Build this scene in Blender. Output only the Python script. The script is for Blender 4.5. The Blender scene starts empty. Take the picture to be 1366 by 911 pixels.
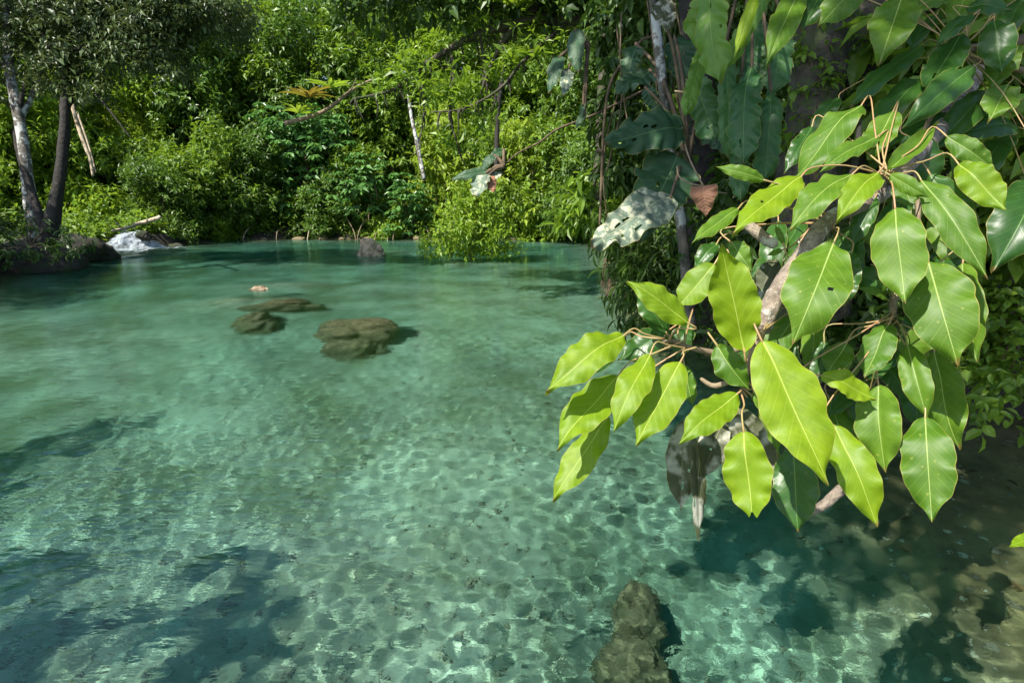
import bpy, math, random
import numpy as np
from mathutils import Vector
random.seed(7)
S = bpy.context.scene
COL = S.collection

# ------------------------------------------------------------------ camera, sky, sun, exposure
F = 759.0                       # focal length in pixels of the 1366 px wide photograph
PITCH = math.radians(14.3)
H = 1.6
cam_d = bpy.data.cameras.new('camera'); cam = bpy.data.objects.new('camera', cam_d); COL.objects.link(cam)
cam.location = (0, 0, H); cam.rotation_euler = (math.pi/2 - PITCH, 0, 0)
cam_d.sensor_width = 36; cam_d.lens = 36*F/1366; cam_d.clip_start = .02; cam_d.clip_end = 600
S.camera = cam
SUN = np.array((-.46, -.40, .79)); SUN /= np.linalg.norm(SUN)
w = bpy.data.worlds.new('World'); S.world = w; w.use_nodes = True
wn = w.node_tree.nodes; sk = wn.new('ShaderNodeTexSky'); sk.sky_type = 'NISHITA'; sk.sun_disc = False
sk.sun_elevation = math.asin(SUN[2]); sk.sun_rotation = math.atan2(SUN[0], SUN[1])
w.node_tree.links.new(sk.outputs[0], wn['Background'].inputs[0]); wn['Background'].inputs[1].default_value = .14
sl = bpy.data.lights.new('sun', 'SUN'); sl.energy = 5.0; sl.angle = math.radians(.5); sl.color = (1, .95, .86)
so = bpy.data.objects.new('sun', sl); COL.objects.link(so)
so.rotation_euler = Vector(SUN).to_track_quat('Z', 'Y').to_euler(); so.location = Vector(SUN*30)
sl.cycles.is_caustics_light = True
S.view_settings.view_transform = 'Standard'; S.view_settings.look = 'None'; S.view_settings.gamma = 1
S.view_settings.exposure = 1.0
S.render.engine = 'CYCLES'
S.cycles.use_denoising = True
S.cycles.max_bounces = 10; S.cycles.transmission_bounces = 8; S.cycles.diffuse_bounces = 3

# ------------------------------------------------------------------ pixel <-> world
FW = np.array((0, math.cos(PITCH), -math.sin(PITCH))); UP = np.array((0, math.sin(PITCH), math.cos(PITCH)))
RT = np.array((1., 0, 0)); C0 = np.array((0, 0, H))
def ray(px, py): return RT*(px-683)/F + UP*(455.5-py)/F + FW
def at(px, py, d): return C0 + ray(px, py)*d                    # d metres along the view axis
def G(px, py, z=0.0):
    r = ray(px, py); return C0 + r*((z-H)/r[2])
def aty(px, py, y):
    r = ray(px, py); return C0 + r*(y/r[1])

# ------------------------------------------------------------------ small helpers
def tag(o, label=None, cat=None, group=None, kind=None):
    if label: o['label'] = label
    if cat: o['category'] = cat
    if group: o['group'] = group
    if kind: o['kind'] = kind
    return o
def empty(name, loc, label, cat, group=None):
    o = bpy.data.objects.new(name, None); COL.objects.link(o); o.location = loc; o.empty_display_size = .1
    return tag(o, label, cat, group)
def mesh(name, V, Fc, mat=None, parent=None, smooth=True, rnd=None, uvs=None, local=False):
    """V (n,3) array, Fc list of face arrays (m,k) all same k per array."""
    V = np.asarray(V, dtype=np.float32)
    if not isinstance(Fc, list): Fc = [Fc]
    Fc = [np.asarray(f, dtype=np.int32) for f in Fc]
    me = bpy.data.meshes.new(name)
    me.vertices.add(len(V)); me.vertices.foreach_set('co', V.ravel())
    idx = np.concatenate([f.ravel() for f in Fc]); tot = np.concatenate([np.full(len(f), f.shape[1], np.int32) for f in Fc])
    st = np.concatenate([[0], np.cumsum(tot)[:-1]]).astype(np.int32)
    me.loops.add(len(idx)); me.loops.foreach_set('vertex_index', idx)
    me.polygons.add(len(tot)); me.polygons.foreach_set('loop_start', st); me.polygons.foreach_set('loop_total', tot)
    me.polygons.foreach_set('use_smooth', np.full(len(tot), smooth))
    if uvs is not None:
        for n, uv in uvs.items():
            l = me.uv_layers.new(name=n); l.data.foreach_set('uv', np.asarray(uv, np.float32)[idx].ravel())
    if rnd is not None:
        a = me.attributes.new('rnd', 'FLOAT', 'POINT'); a.data.foreach_set('value', np.asarray(rnd, np.float32))
    me.update(calc_edges=True)
    if len(V) < 20000: me.validate()
    if mat: me.materials.append(mat)
    o = bpy.data.objects.new(name, me); COL.objects.link(o)
    if parent and local: o.parent = parent
    elif parent:
        o.parent = parent; o.location = -Vector(parent.location) if parent.type == 'EMPTY' else (0, 0, 0)
    return o
def nrm(a): return a/np.maximum(np.linalg.norm(a, axis=-1, keepdims=True), 1e-9)
class Noise:
    def __init__(s, seed, n=14, lac=1.0):
        r = np.random.default_rng(seed); s.k = r.normal(size=(n, 3)); s.k /= np.linalg.norm(s.k, axis=1)[:, None]
        s.f = r.uniform(.6, 1.9, n); s.p = r.uniform(0, 6.28, n); s.n = n
    def __call__(s, X, Y, Z=0.0, scale=1.0):
        o = 0
        for i in range(s.n): o = o + np.sin((X*s.k[i, 0]+Y*s.k[i, 1]+Z*s.k[i, 2])*s.f[i]/scale*3.0+s.p[i])
        return o/math.sqrt(s.n/2)/1.6
def ss(a, b, x): t = np.clip((x-a)/(b-a), 0, 1); return t*t*(3-2*t)

# ------------------------------------------------------------------ materials
def newmat(name):
    m = bpy.data.materials.new(name); m.use_nodes = True
    return m, m.node_tree, m.node_tree.nodes, m.node_tree.links, m.node_tree.nodes['Principled BSDF']
def leafmat(name, dark, light, trans, rough=.42, tmix=.36, spec=.38):
    m, nt, n, L, b = newmat(name)
    at_ = n.new('ShaderNodeAttribute'); at_.attribute_name = 'rnd'
    r = n.new('ShaderNodeValToRGB'); r.color_ramp.elements[0].color = (*dark, 1); r.color_ramp.elements[1].color = (*light, 1)
    L.new(at_.outputs['Fac'], r.inputs[0]); L.new(r.outputs[0], b.inputs['Base Color'])
    b.inputs['Roughness'].default_value = rough; b.inputs['Specular IOR Level'].default_value = spec
    t = n.new('ShaderNodeBsdfTranslucent'); mx = n.new('ShaderNodeMixShader')
    mc = n.new('ShaderNodeMix'); mc.data_type = 'RGBA'; mc.blend_type = 'MIX'; mc.inputs[0].default_value = .6
    L.new(r.outputs[0], mc.inputs[6]); mc.inputs[7].default_value = (*trans, 1); L.new(mc.outputs[2], t.inputs[0])
    mx.inputs[0].default_value = tmix
    L.new(b.outputs[0], mx.inputs[1]); L.new(t.outputs[0], mx.inputs[2]); L.new(mx.outputs[0], n['Material Output'].inputs[0])
    return m
def bigleaf(name, col, col2, vein, trans, rough=.33, tmix=.33, spots=.0, veinw=.010, nlat=9, blotch=None, bump=.12, latk=.3, latv=.24):
    """broad leaf with midrib, side veins, mottling; uses the UV layers of leaf_geo"""
    m, nt, n, L, b = newmat(name)
    def M(op, a=None, bb=None, c=None):
        q = n.new('ShaderNodeMath'); q.operation = op
        for i, v in enumerate((a, bb, c)):
            if v is None: continue
            if isinstance(v, (int, float)): q.inputs[i].default_value = v
            else: L.new(v, q.inputs[i])
        return q.outputs[0]
    uv = n.new('ShaderNodeUVMap'); uv.uv_map = 'vein'; sp = n.new('ShaderNodeSeparateXYZ'); L.new(uv.outputs[0], sp.inputs[0])
    uve = n.new('ShaderNodeUVMap'); uve.uv_map = 'edge'; se = n.new('ShaderNodeSeparateXYZ'); L.new(uve.outputs[0], se.inputs[0])
    tc = n.new('ShaderNodeTexCoord')
    no = n.new('ShaderNodeTexNoise'); no.inputs['Scale'].default_value = 24; no.inputs['Detail'].default_value = 4
    L.new(tc.outputs['Object'], no.inputs['Vector'])
    no2 = n.new('ShaderNodeTexNoise'); no2.inputs['Scale'].default_value = 90; L.new(tc.outputs['Object'], no2.inputs['Vector'])
    u = sp.outputs[0]; v = M('ABSOLUTE', M('SUBTRACT', sp.outputs[1], .5))
    q3 = n.new('ShaderNodeTexNoise'); q3.inputs['Scale'].default_value = 45; q3.inputs['Detail'].default_value = 5; q3.inputs['Roughness'].default_value = .7; L.new(tc.outputs['Object'], q3.inputs['Vector']); no3 = q3.outputs['Fac']
    wd = M('MULTIPLY_ADD', u, -veinw*.7, veinw)
    mid = n.new('ShaderNodeMapRange'); L.new(M('DIVIDE', v, wd), mid.inputs[0]); mid.inputs[1].default_value = .7; mid.inputs[2].default_value = 1.5
    mid.inputs[3].default_value = 1; mid.inputs[4].default_value = 0
    ph = M('MULTIPLY', M('SUBTRACT', u, M('MULTIPLY', M('POWER', v, .85), latk*2)), nlat)
    fr = M('ABSOLUTE', M('SUBTRACT', M('FRACT', M('ADD', ph, 10.0)), .5))
    lat = n.new('ShaderNodeMapRange'); L.new(fr, lat.inputs[0]); lat.inputs[1].default_value = .0; lat.inputs[2].default_value = .07
    lat.inputs[3].default_value = latv; lat.inputs[4].default_value = 0
    vm = M('MAXIMUM', mid.outputs[0], lat.outputs[0])
    at_ = n.new('ShaderNodeAttribute'); at_.attribute_name = 'rnd'
    f = M('ADD', M('MULTIPLY', no.outputs['Fac'], .9), M('SUBTRACT', at_.outputs['Fac'], .75))
    r = n.new('ShaderNodeValToRGB'); r.color_ramp.elements[0].color = (*col, 1); r.color_ramp.elements[1].color = (*col2, 1); L.new(f, r.inputs[0])
    last = r.outputs[0]
    def mix(fac, a, c):
        q = n.new('ShaderNodeMix'); q.data_type = 'RGBA'
        L.new(fac, q.inputs[0]) if not isinstance(fac, float) else None
        L.new(a, q.inputs[6]); q.inputs[7].default_value = (*c, 1); return q.outputs[2]
    if blotch:
        bl = n.new('ShaderNodeMapRange'); L.new(no.outputs['Fac'], bl.inputs[0]); bl.inputs[1].default_value = .5; bl.inputs[2].default_value = .6
        last = mix(bl.outputs[0], last, blotch)
    if spots:
        vo = n.new('ShaderNodeTexVoronoi'); vo.inputs['Scale'].default_value = 55; L.new(tc.outputs['Object'], vo.inputs['Vector'])
        sm = n.new('ShaderNodeMapRange'); L.new(vo.outputs['Distance'], sm.inputs[0]); sm.inputs[1].default_value = .06; sm.inputs[2].default_value = .13
        sm.inputs[3].default_value = spots; sm.inputs[4].default_value = 0
        last = mix(sm.outputs[0], last, (.45, .42, .09))
    mot = n.new('ShaderNodeMapRange'); L.new(no3, mot.inputs[0]); mot.inputs[1].default_value = .45; mot.inputs[2].default_value = .75; mot.inputs[4].default_value = .5
    last = mix(mot.outputs[0], last, tuple(c*.62 for c in col))
    last = mix(vm, last, vein)
    tp = n.new('ShaderNodeMapRange'); L.new(M('ADD', u, M('MULTIPLY', no.outputs['Fac'], .16)), tp.inputs[0]); tp.inputs[1].default_value = 1.03; tp.inputs[2].default_value = 1.07; tp.inputs[4].default_value = .8
    last = mix(tp.outputs[0], last, (.19, .10, .03))
    ed = n.new('ShaderNodeMapRange'); L.new(M('ABSOLUTE', M('SUBTRACT', se.outputs[1], .5)), ed.inputs[0]); ed.inputs[1].default_value = .483; ed.inputs[2].default_value = .497
    ed.inputs[4].default_value = .75
    last = mix(ed.outputs[0], last, (.36, .30, .07))
    L.new(last, b.inputs['Base Color'])
    ro = n.new('ShaderNodeMapRange'); L.new(no.outputs['Fac'], ro.inputs[0]); ro.inputs[3].default_value = rough-.08; ro.inputs[4].default_value = rough+.14
    L.new(ro.outputs[0], b.inputs['Roughness']); b.inputs['Specular IOR Level'].default_value = .38
    bp = n.new('ShaderNodeBump'); bp.inputs['Strength'].default_value = bump; bp.inputs['Distance'].default_value = .004
    hh = M('ADD', M('MULTIPLY', vm, -.9), M('MULTIPLY', M('SINE', M('MULTIPLY', ph, 6.283)), .15))
    L.new(M('ADD', hh, M('MULTIPLY', no2.outputs['Fac'], .5)), bp.inputs['Height']); L.new(bp.outputs[0], b.inputs['Normal'])
    t = n.new('ShaderNodeBsdfTranslucent'); mx = n.new('ShaderNodeMixShader'); mx.inputs[0].default_value = tmix
    q = n.new('ShaderNodeMix'); q.data_type = 'RGBA'; q.inputs[0].default_value = .6; L.new(last, q.inputs[6]); q.inputs[7].default_value = (*trans, 1)
    L.new(q.outputs[2], t.inputs[0]); L.new(b.outputs[0], mx.inputs[1]); L.new(t.outputs[0], mx.inputs[2]); L.new(mx.outputs[0], n['Material Output'].inputs[0])
    return m
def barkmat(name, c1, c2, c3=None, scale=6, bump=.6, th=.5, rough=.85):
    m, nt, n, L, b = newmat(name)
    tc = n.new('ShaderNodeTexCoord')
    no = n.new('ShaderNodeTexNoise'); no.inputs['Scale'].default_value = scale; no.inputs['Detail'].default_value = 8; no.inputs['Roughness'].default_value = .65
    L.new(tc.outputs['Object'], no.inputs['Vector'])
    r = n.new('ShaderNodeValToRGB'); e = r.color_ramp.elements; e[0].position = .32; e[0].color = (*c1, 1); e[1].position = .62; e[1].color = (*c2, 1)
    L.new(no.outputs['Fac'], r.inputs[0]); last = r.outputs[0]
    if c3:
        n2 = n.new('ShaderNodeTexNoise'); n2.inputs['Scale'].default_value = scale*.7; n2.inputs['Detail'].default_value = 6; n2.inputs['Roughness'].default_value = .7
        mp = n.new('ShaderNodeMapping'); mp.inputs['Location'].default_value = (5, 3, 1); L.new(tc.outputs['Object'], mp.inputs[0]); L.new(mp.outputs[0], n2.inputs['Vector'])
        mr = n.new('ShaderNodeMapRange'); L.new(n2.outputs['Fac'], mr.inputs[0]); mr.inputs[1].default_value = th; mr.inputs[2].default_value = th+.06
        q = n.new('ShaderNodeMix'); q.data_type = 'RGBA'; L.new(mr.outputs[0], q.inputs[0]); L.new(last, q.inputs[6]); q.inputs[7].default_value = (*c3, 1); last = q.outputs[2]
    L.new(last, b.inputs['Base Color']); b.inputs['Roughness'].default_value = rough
    bp = n.new('ShaderNodeBump'); bp.inputs['Strength'].default_value = bump; bp.inputs['Distance'].default_value = .03
    L.new(no.outputs['Fac'], bp.inputs['Height']); L.new(bp.outputs[0], b.inputs['Normal'])
    return m
MAT = {}
MAT['leaf_mid']   = leafmat('leaf_mid', (.038, .09, .010), (.20, .32, .032), (.34, .52, .025), tmix=.4)
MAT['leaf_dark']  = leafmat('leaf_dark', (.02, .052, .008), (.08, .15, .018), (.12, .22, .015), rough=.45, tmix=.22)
MAT['leaf_far']   = leafmat('leaf_far', (.028, .07, .010), (.13, .23, .028), (.2, .36, .02), rough=.42, tmix=.3)
MAT['leaf_olive'] = leafmat('leaf_olive', (.022, .045, .011), (.10, .15, .04), (.16, .2, .05), rough=.42, tmix=.2)
MAT['leaf_lime']  = leafmat('leaf_lime', (.09, .19, .010), (.27, .40, .03), (.4, .55, .04), tmix=.42)
MAT['leaf_yell']  = leafmat('leaf_yell', (.12, .20, .012), (.32, .42, .04), (.45, .6, .04), tmix=.42)
MAT['leaf_blue']  = leafmat('leaf_blue', (.035, .105, .02), (.13, .28, .06), (.14, .34, .06), rough=.36, tmix=.28)
MAT['leaf_litter']= leafmat('leaf_litter', (.06, .035, .015), (.16, .10, .04), (.2, .12, .03), tmix=.1, rough=.7)
MAT['orange']     = leafmat('orange', (.13, .17, .02), (.30, .19, .035), (.4, .3, .03), tmix=.35)
MAT['bark_white'] = barkmat('bark_white', (.03, .025, .02), (.13, .115, .09), (.42, .43, .40), 7, .8, .50)
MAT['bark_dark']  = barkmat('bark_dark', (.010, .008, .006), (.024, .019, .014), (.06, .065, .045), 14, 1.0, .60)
MAT['bark_moss']  = barkmat('bark_moss', (.012, .010, .007), (.085, .07, .048), (.045, .065, .016), 15, 1.0, .50)
MAT['bark_twig']  = barkmat('bark_twig', (.10, .07, .04), (.25, .19, .12), None, 20, .3)
MAT['petiole']    = barkmat('petiole', (.24, .24, .07), (.36, .20, .10), None, 14, .1, rough=.45)
MAT['branch']     = barkmat('branch', (.13, .095, .07), (.38, .31, .24), (.55, .52, .45), 42, .9, .53)
MAT['vine']       = barkmat('vine', (.05, .035, .02), (.16, .11, .06), None, 12, .4)
MAT['rock']       = barkmat('rock', (.05, .038, .018), (.24, .18, .095), (.12, .105, .045), 16, 1.0, .56)
MAT['rock_pale']  = barkmat('rock_pale', (.09, .06, .03), (.25, .18, .11), (.30, .24, .16), 10, 1, .55)
MAT['rock_dark']  = barkmat('rock_dark', (.008, .007, .005), (.04, .033, .022), (.022, .035, .008), 7, 1.0, .5)
MAT['rock_buff']  = barkmat('rock_buff', (.10, .07, .045), (.42, .33, .23), (.30, .24, .15), 9, 1.0, .55)  # lightest of the brown rock colours
MAT['soil']       = barkmat('soil', (.02, .014, .008), (.07, .05, .028), None, 5, .8)
MAT['drift']      = barkmat('drift', (.25, .19, .12), (.55, .45, .32), None, 8, .4)

# ------------------------------------------------------------------ geometry helpers
def tube_geo(pts, rad, sides=10, seed=0, rough=0.0, sub=4):
    pts = np.array([np.asarray(p, float) for p in pts]); rad = np.array(rad, float)
    n = len(pts); ts = np.linspace(0, n-1, (n-1)*sub+1)
    P = []
    for t in ts:                                               # Catmull-Rom
        i = min(int(t), n-2); f = t-i
        p0 = pts[max(i-1, 0)]; p1 = pts[i]; p2 = pts[i+1]; p3 = pts[min(i+2, n-1)]
        P.append(.5*((2*p1)+(-p0+p2)*f+(2*p0-5*p1+4*p2-p3)*f*f+(-p0+3*p1-3*p2+p3)*f**3))
    P = np.array(P); R = np.interp(ts, np.arange(n), rad)
    T = nrm(np.gradient(P, axis=0)); u = np.cross(T[0], (0.3, .9, .2)); u /= np.linalg.norm(u)
    rng = np.random.default_rng(seed); V = []
    for i in range(len(P)):
        u = u-T[i]*u.dot(T[i]); u /= np.linalg.norm(u); v = np.cross(T[i], u)
        for k in range(sides):
            a = 6.28319*k/sides; r = R[i]*(1+rough*rng.normal()*.6)
            V.append(P[i]+r*(math.cos(a)*u+math.sin(a)*v))
    i = np.arange(len(P)-1)[:, None]*sides+np.arange(sides)[None]; j = np.arange(len(P)-1)[:, None]*sides+(np.arange(sides)[None]+1) % sides
    Q = np.stack([i, j, j+sides, i+sides], -1).reshape(-1, 4)
    b = len(V); V.append(P[-1]+T[-1]*R[-1]*.6); V.append(P[0]-T[0]*R[0]*.3)
    k = np.arange(sides); l = (len(P)-1)*sides
    Tr = np.concatenate([np.stack([l+k, l+(k+1) % sides, np.full(sides, b)], -1), np.stack([(k+1) % sides, k, np.full(sides, b+1)], -1)])
    return np.array(V), Q, Tr
def merge(gs):
    V = []; Q = []; T = []; o = 0
    for v, q, t in gs: V.append(v); Q.append(q+o); T.append(t+o); o += len(v)
    return np.concatenate(V), [np.concatenate(Q), np.concatenate(T)]
def tubes(name, specs, mat, parent=None, sides=10, rough=0.0, sub=4, seed=0):
    V, Fc = merge([tube_geo(p, r, sides, seed+i, rough, sub) for i, (p, r) in enumerate(specs)])
    return mesh(name, V, Fc, mat, parent)

# tiny-leaf templates: x along, y across, z up ; unit length and half width 1
def tmpl(kind):
    if kind == 'tri4':
        return np.array([(0, 0, 0), (.45, -1, .10), (1, 0, -.12), (.45, 1, .10), (.45, 0, 0)]), np.array([(0, 1, 4), (1, 2, 4), (4, 2, 3), (0, 4, 3)])
    if kind == 'hex':
        return np.array([(0, 0, 0), (.28, -.85, .1), (.28, 0, .0), (.28, .85, .1), (.66, -.8, .02), (.66, 0, -.08), (.66, .8, .02), (1, 0, -.28)]), np.array([(0, 1, 2), (0, 2, 3), (1, 4, 5), (1, 5, 2), (2, 5, 6), (2, 6, 3), (4, 7, 5), (5, 7, 6)])
    if kind == 'fine':
        V = []; ts = (0, .12, .32, .55, .78, .92, 1); ws = (0, .5, .95, 1, .66, .28, 0)
        for t, w_ in zip(ts, ws):
            z = -.35*t*t
            V += [(t, -w_, z+.18*w_*.4), (t, 0, z), (t, w_, z+.18*w_*.4)]
        Fq = []
        for i in range(6):
            for k in range(2): a = i*3+k; Fq += [(a, a+1, a+4), (a, a+4, a+3)]
        return np.array(V, float), np.array(Fq)
def leaves_geo(P, D, N, L, W, kind='tri4', rng=None):
    """one merged mesh of many small leaves"""
    T, Ft = tmpl(kind); D = nrm(D); N = nrm(N-D*np.sum(N*D, 1, keepdims=True)); B = np.cross(N, D)
    L = L[:, None, None]; W = W[:, None, None]
    V = P[:, None]+D[:, None]*T[None, :, :1]*L+B[:, None]*T[None, :, 1:2]*W*.5+N[:, None]*T[None, :, 2:]*L
    n, k = len(P), len(T)
    Fc = (Ft[None]+(np.arange(n)*k)[:, None, None]).reshape(-1, 3)
    return V.reshape(-1, 3), Fc
def shoots(rng, lobes, n, shell=.55):
    """points biased to the outside of a union of ellipsoids + outward direction"""
    lobes = np.array(lobes, float); vol = (lobes[:, 3]*lobes[:, 4]*lobes[:, 5])**(2/3); k = rng.choice(len(lobes), n, p=vol/vol.sum())
    d = nrm(rng.normal(size=(n, 3))); r = shell+(1.08-shell)*rng.random(n)**.8
    P = lobes[k, :3]+d*lobes[k, 3:6]*r[:, None]
    return P, d
def foliage(rng, lobes, ns, m, ll, lw, style='spiral', droop=.35, slen=.35, kind='tri4', shell=.55, jit=.5):
    P, O = shoots(rng, lobes, ns, shell)
    SD = nrm(O*np.array((1, 1, .7))+rng.normal(size=O.shape)*.45+np.array((0, 0, .35)))
    tint = rng.random(ns)
    Pi = np.repeat(P, m, 0); Si = np.repeat(SD, m, 0); ti = np.repeat(tint, m)
    N = ns*m; j = np.tile(np.arange(m), ns); side = np.cross(Si, (0.1, .2, 1.)); side = nrm(side); oth = np.cross(Si, side)
    if style == 'spiral':
        a = j*2.4+rng.random(N)*.8; rad = np.cos(a)[:, None]*side+np.sin(a)[:, None]*oth
        Pl = Pi+Si*(slen*(j/max(m-1, 1)))[:, None]; D = nrm(rad*.9+Si*.55+rng.normal(size=(N, 3))*.25*jit-np.array((0, 0, droop)))
    else:                                                       # whorl: an umbrella of leaves at the tip
        a = j*6.283/m+rng.random(N)*.3; hor = nrm(np.stack([np.cos(a), np.sin(a), np.zeros(N)], 1))
        Pl = Pi+Si*slen; D = nrm(hor+Si*.25-np.array((0, 0, droop))+rng.normal(size=(N, 3))*.15)
    Nn = nrm(np.array((0, 0, 1.))+rng.normal(size=(N, 3))*.35+np.repeat(O, m, 0)*.45)
    L_ = ll*(1+.28*rng.normal(size=N)).clip(.45, 1.6); W_ = L_*lw*(1+.15*rng.normal(size=N)).clip(.6, 1.4)
    V, Fc = leaves_geo(Pl, D, Nn, L_, W_, kind)
    r = np.clip(ti*.7+rng.random(N)*.45-.05, 0, 1)
    return V, Fc, np.repeat(r, len(V)//N)

# ------------------------------------------------------------------ the pool outline and the terrain
POLY = [G(*p)[:2] for p in ((-60, 400), (0, 372), (60, 353), (128, 346), (130, 333), (232, 327), (300, 320), (420, 318), (560, 319), (700, 319), (800, 323))]
POLY += [(2.9, 13.5), (2.35, 10.5), (2.0, 8.2), (2.05, 6.4), (2.3, 5.2), (2.9, 4.5), (3.9, 4.1), (4.6, 3.2), (4.8, .5), (4.6, -8), (-15, -8), (-15, 7.5)]
POLY = np.array(POLY)
def sdist(X, Y):
    """signed distance to the pool outline, negative inside"""
    d = np.full(X.shape, 1e9); ins = np.zeros(X.shape, bool); n = len(POLY)
    for i in range(n):
        a = POLY[i]; b = POLY[(i+1) % n]; e = b-a
        t = np.clip(((X-a[0])*e[0]+(Y-a[1])*e[1])/(e@e), 0, 1)
        d = np.minimum(d, np.hypot(X-a[0]-t*e[0], Y-a[1]-t*e[1]))
        c = (a[1] > Y) != (b[1] > Y)
        with np.errstate(divide='ignore', invalid='ignore'): xi = (b[0]-a[0])*(Y-a[1])/(b[1]-a[1]+1e-12)+a[0]
        ins ^= c & (X < xi)
    return np.where(ins, -d, d)
n1 = Noise(3); n2 = Noise(5); n3 = Noise(9)
MOUNDS = [(G(345, 400, -.15), .9, .55, .62), (G(372, 392, -.3), 1.4, .5, .45), (G(335, 418, -.3), .9, .35, .42), (G(430, 352, -.2), 2.2, 1.0, .5), (G(700, 372, -.3), 1.6, .9, .35),
          (G(500, 338, -.1), 1.3, .9, .62), (G(632, 345, 0), 1.2, .9, .85)]
def terrain(X, Y):
    s = sdist(X, Y)+.18*n1(X, Y, 0, 2.2)*ss(0, 8, Y+2)
    right = ss(1.2, 2.2, X-.02*Y)*(1-ss(14, 19, Y))
    # under water
    dep = .92+.16*n2(X, Y, 0, 5)+.28*np.exp(-(((X-.85)/.8)**2+((Y-2.5)/1.1)**2)) + .35*ss(9, 16, Y)
    zin = -np.minimum(dep, .10+(-s)*(.55+.25*(1-right)))
    sh = ss(1.5, 2.3, X-.12*(Y-2))*(1-ss(4.6, 6, Y)); zin = np.maximum(zin, zin*(1-sh)+sh*-np.minimum(.55, .08+(-s)*.20))
    zin = zin+.035*n3(X, Y, 0, .8)+.012*n1(X, Y, 3, .25)
    for c, rx, ry, h in MOUNDS: zin = zin+h*np.exp(-(((X-c[0])/rx)**2+((Y-c[1])/ry)**2))*(.8+.3*n1(X, Y, 2, .7))
    zin = np.minimum(zin, -.035)
    # banks
    low = .12+.25*ss(0, 1.2, s)+.16*n1(X, Y, 1, 3)
    hill = 7.5*ss(1.0, 16, s)*ss(10, 22, Y+.35*s)
    rb = right*(1.5*ss(0, .7, s)+2.4*ss(.6, 4, s))*(1+.15*n2(X, Y, 0, 1.4))
    lb = .45*np.exp(-(((X+9.3)/2.6)**2+((Y-11.6)/1.5)**2))*ss(0, .7, s)
    zo = np.maximum(low*ss(0, .35, s), 0)+hill+rb+lb
    # stream channel above the cascade
    ch = np.clip(1.6*np.exp(-(((X+.665*Y)/1.7)**2)), 0, 1)*ss(12.6, 13.8, Y)
    zo = zo*(1-ch)+ch*(-.12+.5*ss(14.5, 19, Y)+.1*ss(19, 24, Y))
    return np.where(s < 0, zin, zo-.035*(1-ss(0, .1, s)))
def tz(x, y): return float(terrain(np.array([x], float), np.array([y], float))[0])
def grid_obj(name, xs, ys, f, mat):
    X, Y = np.meshgrid(xs, ys); Z = f(X, Y); nx, ny = len(xs), len(ys)
    i = np.arange(ny-1)[:, None]*nx+np.arange(nx-1)[None]
    return mesh(name, np.stack([X.ravel(), Y.ravel(), Z.ravel()], 1), np.stack([i, i+1, i+nx+1, i+nx], -1).reshape(-1, 4), mat)
def spaced(segs):
    out = []
    for a, b, n in segs: out += list(np.linspace(a, b, n, endpoint=False))
    return np.array(out+[segs[-1][1]])
# ground material: pale marl and pebbles under water, leaf litter soil on the banks
m, nt, n, L, b = newmat('ground'); MAT['ground'] = m
geo = n.new('ShaderNodeNewGeometry'); sx = n.new('ShaderNodeSeparateXYZ'); L.new(geo.outputs['Position'], sx.inputs[0])
def NZ(scale, det=6, ro=.6, dist=0, loc=(0, 0, 0)):
    mp = n.new('ShaderNodeMapping'); mp.inputs['Location'].default_value = loc; L.new(geo.outputs['Position'], mp.inputs[0])
    q = n.new('ShaderNodeTexNoise'); q.inputs['Scale'].default_value = scale; q.inputs['Detail'].default_value = det; q.inputs['Roughness'].default_value = ro; q.inputs['Distortion'].default_value = dist
    L.new(mp.outputs[0], q.inputs['Vector']); return q.outputs['Fac']
def MR(x, a, b_, c=0., d=1.):
    q = n.new('ShaderNodeMapRange'); L.new(x, q.inputs[0])
    for i, v in enumerate((a, b_, c, d)): q.inputs[i+1].default_value = v
    return q.outputs[0]
def MX(f, a, c, bt='MIX'):
    q = n.new('ShaderNodeMix'); q.data_type = 'RGBA'; q.blend_type = bt
    if isinstance(f, float): q.inputs[0].default_value = f
    else: L.new(f, q.inputs[0])
    for k, v in ((6, a), (7, c)):
        if isinstance(v, tuple): q.inputs[k].default_value = (*v, 1)
        else: L.new(v, q.inputs[k])
    return q.outputs[2]
vo = n.new('ShaderNodeTexVoronoi'); vo.inputs['Scale'].default_value = 38; vo.inputs['Randomness'].default_value = 1; L.new(geo.outputs['Position'], vo.inputs['Vector'])
peb = n.new('ShaderNodeValToRGB'); L.new(vo.outputs['Color'], peb.inputs[0])
peb.color_ramp.elements[0].color = (.13, .12, .08, 1); peb.color_ramp.elements[1].color = (.66, .60, .45, 1); peb.color_ramp.elements[0].position = .15; peb.color_ramp.elements[1].position = .85
marl = MX(MR(NZ(.9, 8, .65), .35, .65), (.15, .15, .105), (.42, .40, .30))
marl = MX(MR(NZ(5, 5), .38, .6, .03, .22), marl, peb.outputs[0])
marl = MX(MR(NZ(.55, 7, .7, .6, (4, 2, 0)), .49, .62, 0, .8), marl, (.12, .125, .06))
marl = MX(MR(NZ(2.3, 9, .75, .4, (9, 2, 0)), .52, .66, 0, .6), marl, (.15, .15, .08))
def MM_(op, a, c):
    q = n.new('ShaderNodeMath'); q.operation = op; L.new(a, q.inputs[0]); L.new(c, q.inputs[1]); return q.outputs[0]
shelf = MM_('MULTIPLY', MR(sx.outputs[0], 1.45, 2.2), MR(sx.outputs[1], 6.5, 4.5))
depth_f = MM_('MAXIMUM', MR(sx.outputs[2], -.62, -.30), shelf)                          # algae and litter on the shallow shelves and mounds
algae = MX(MR(NZ(3.5, 7, .7), .35, .65), (.09, .068, .028), (.26, .20, .085))
bedc = MX(depth_f, marl, algae)
soil = MX(MR(NZ(3, 8, .7), .35, .65), (.010, .008, .005), (.035, .028, .014))
col = MX(MR(sx.outputs[2], -.03, .02), bedc, soil)
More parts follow.
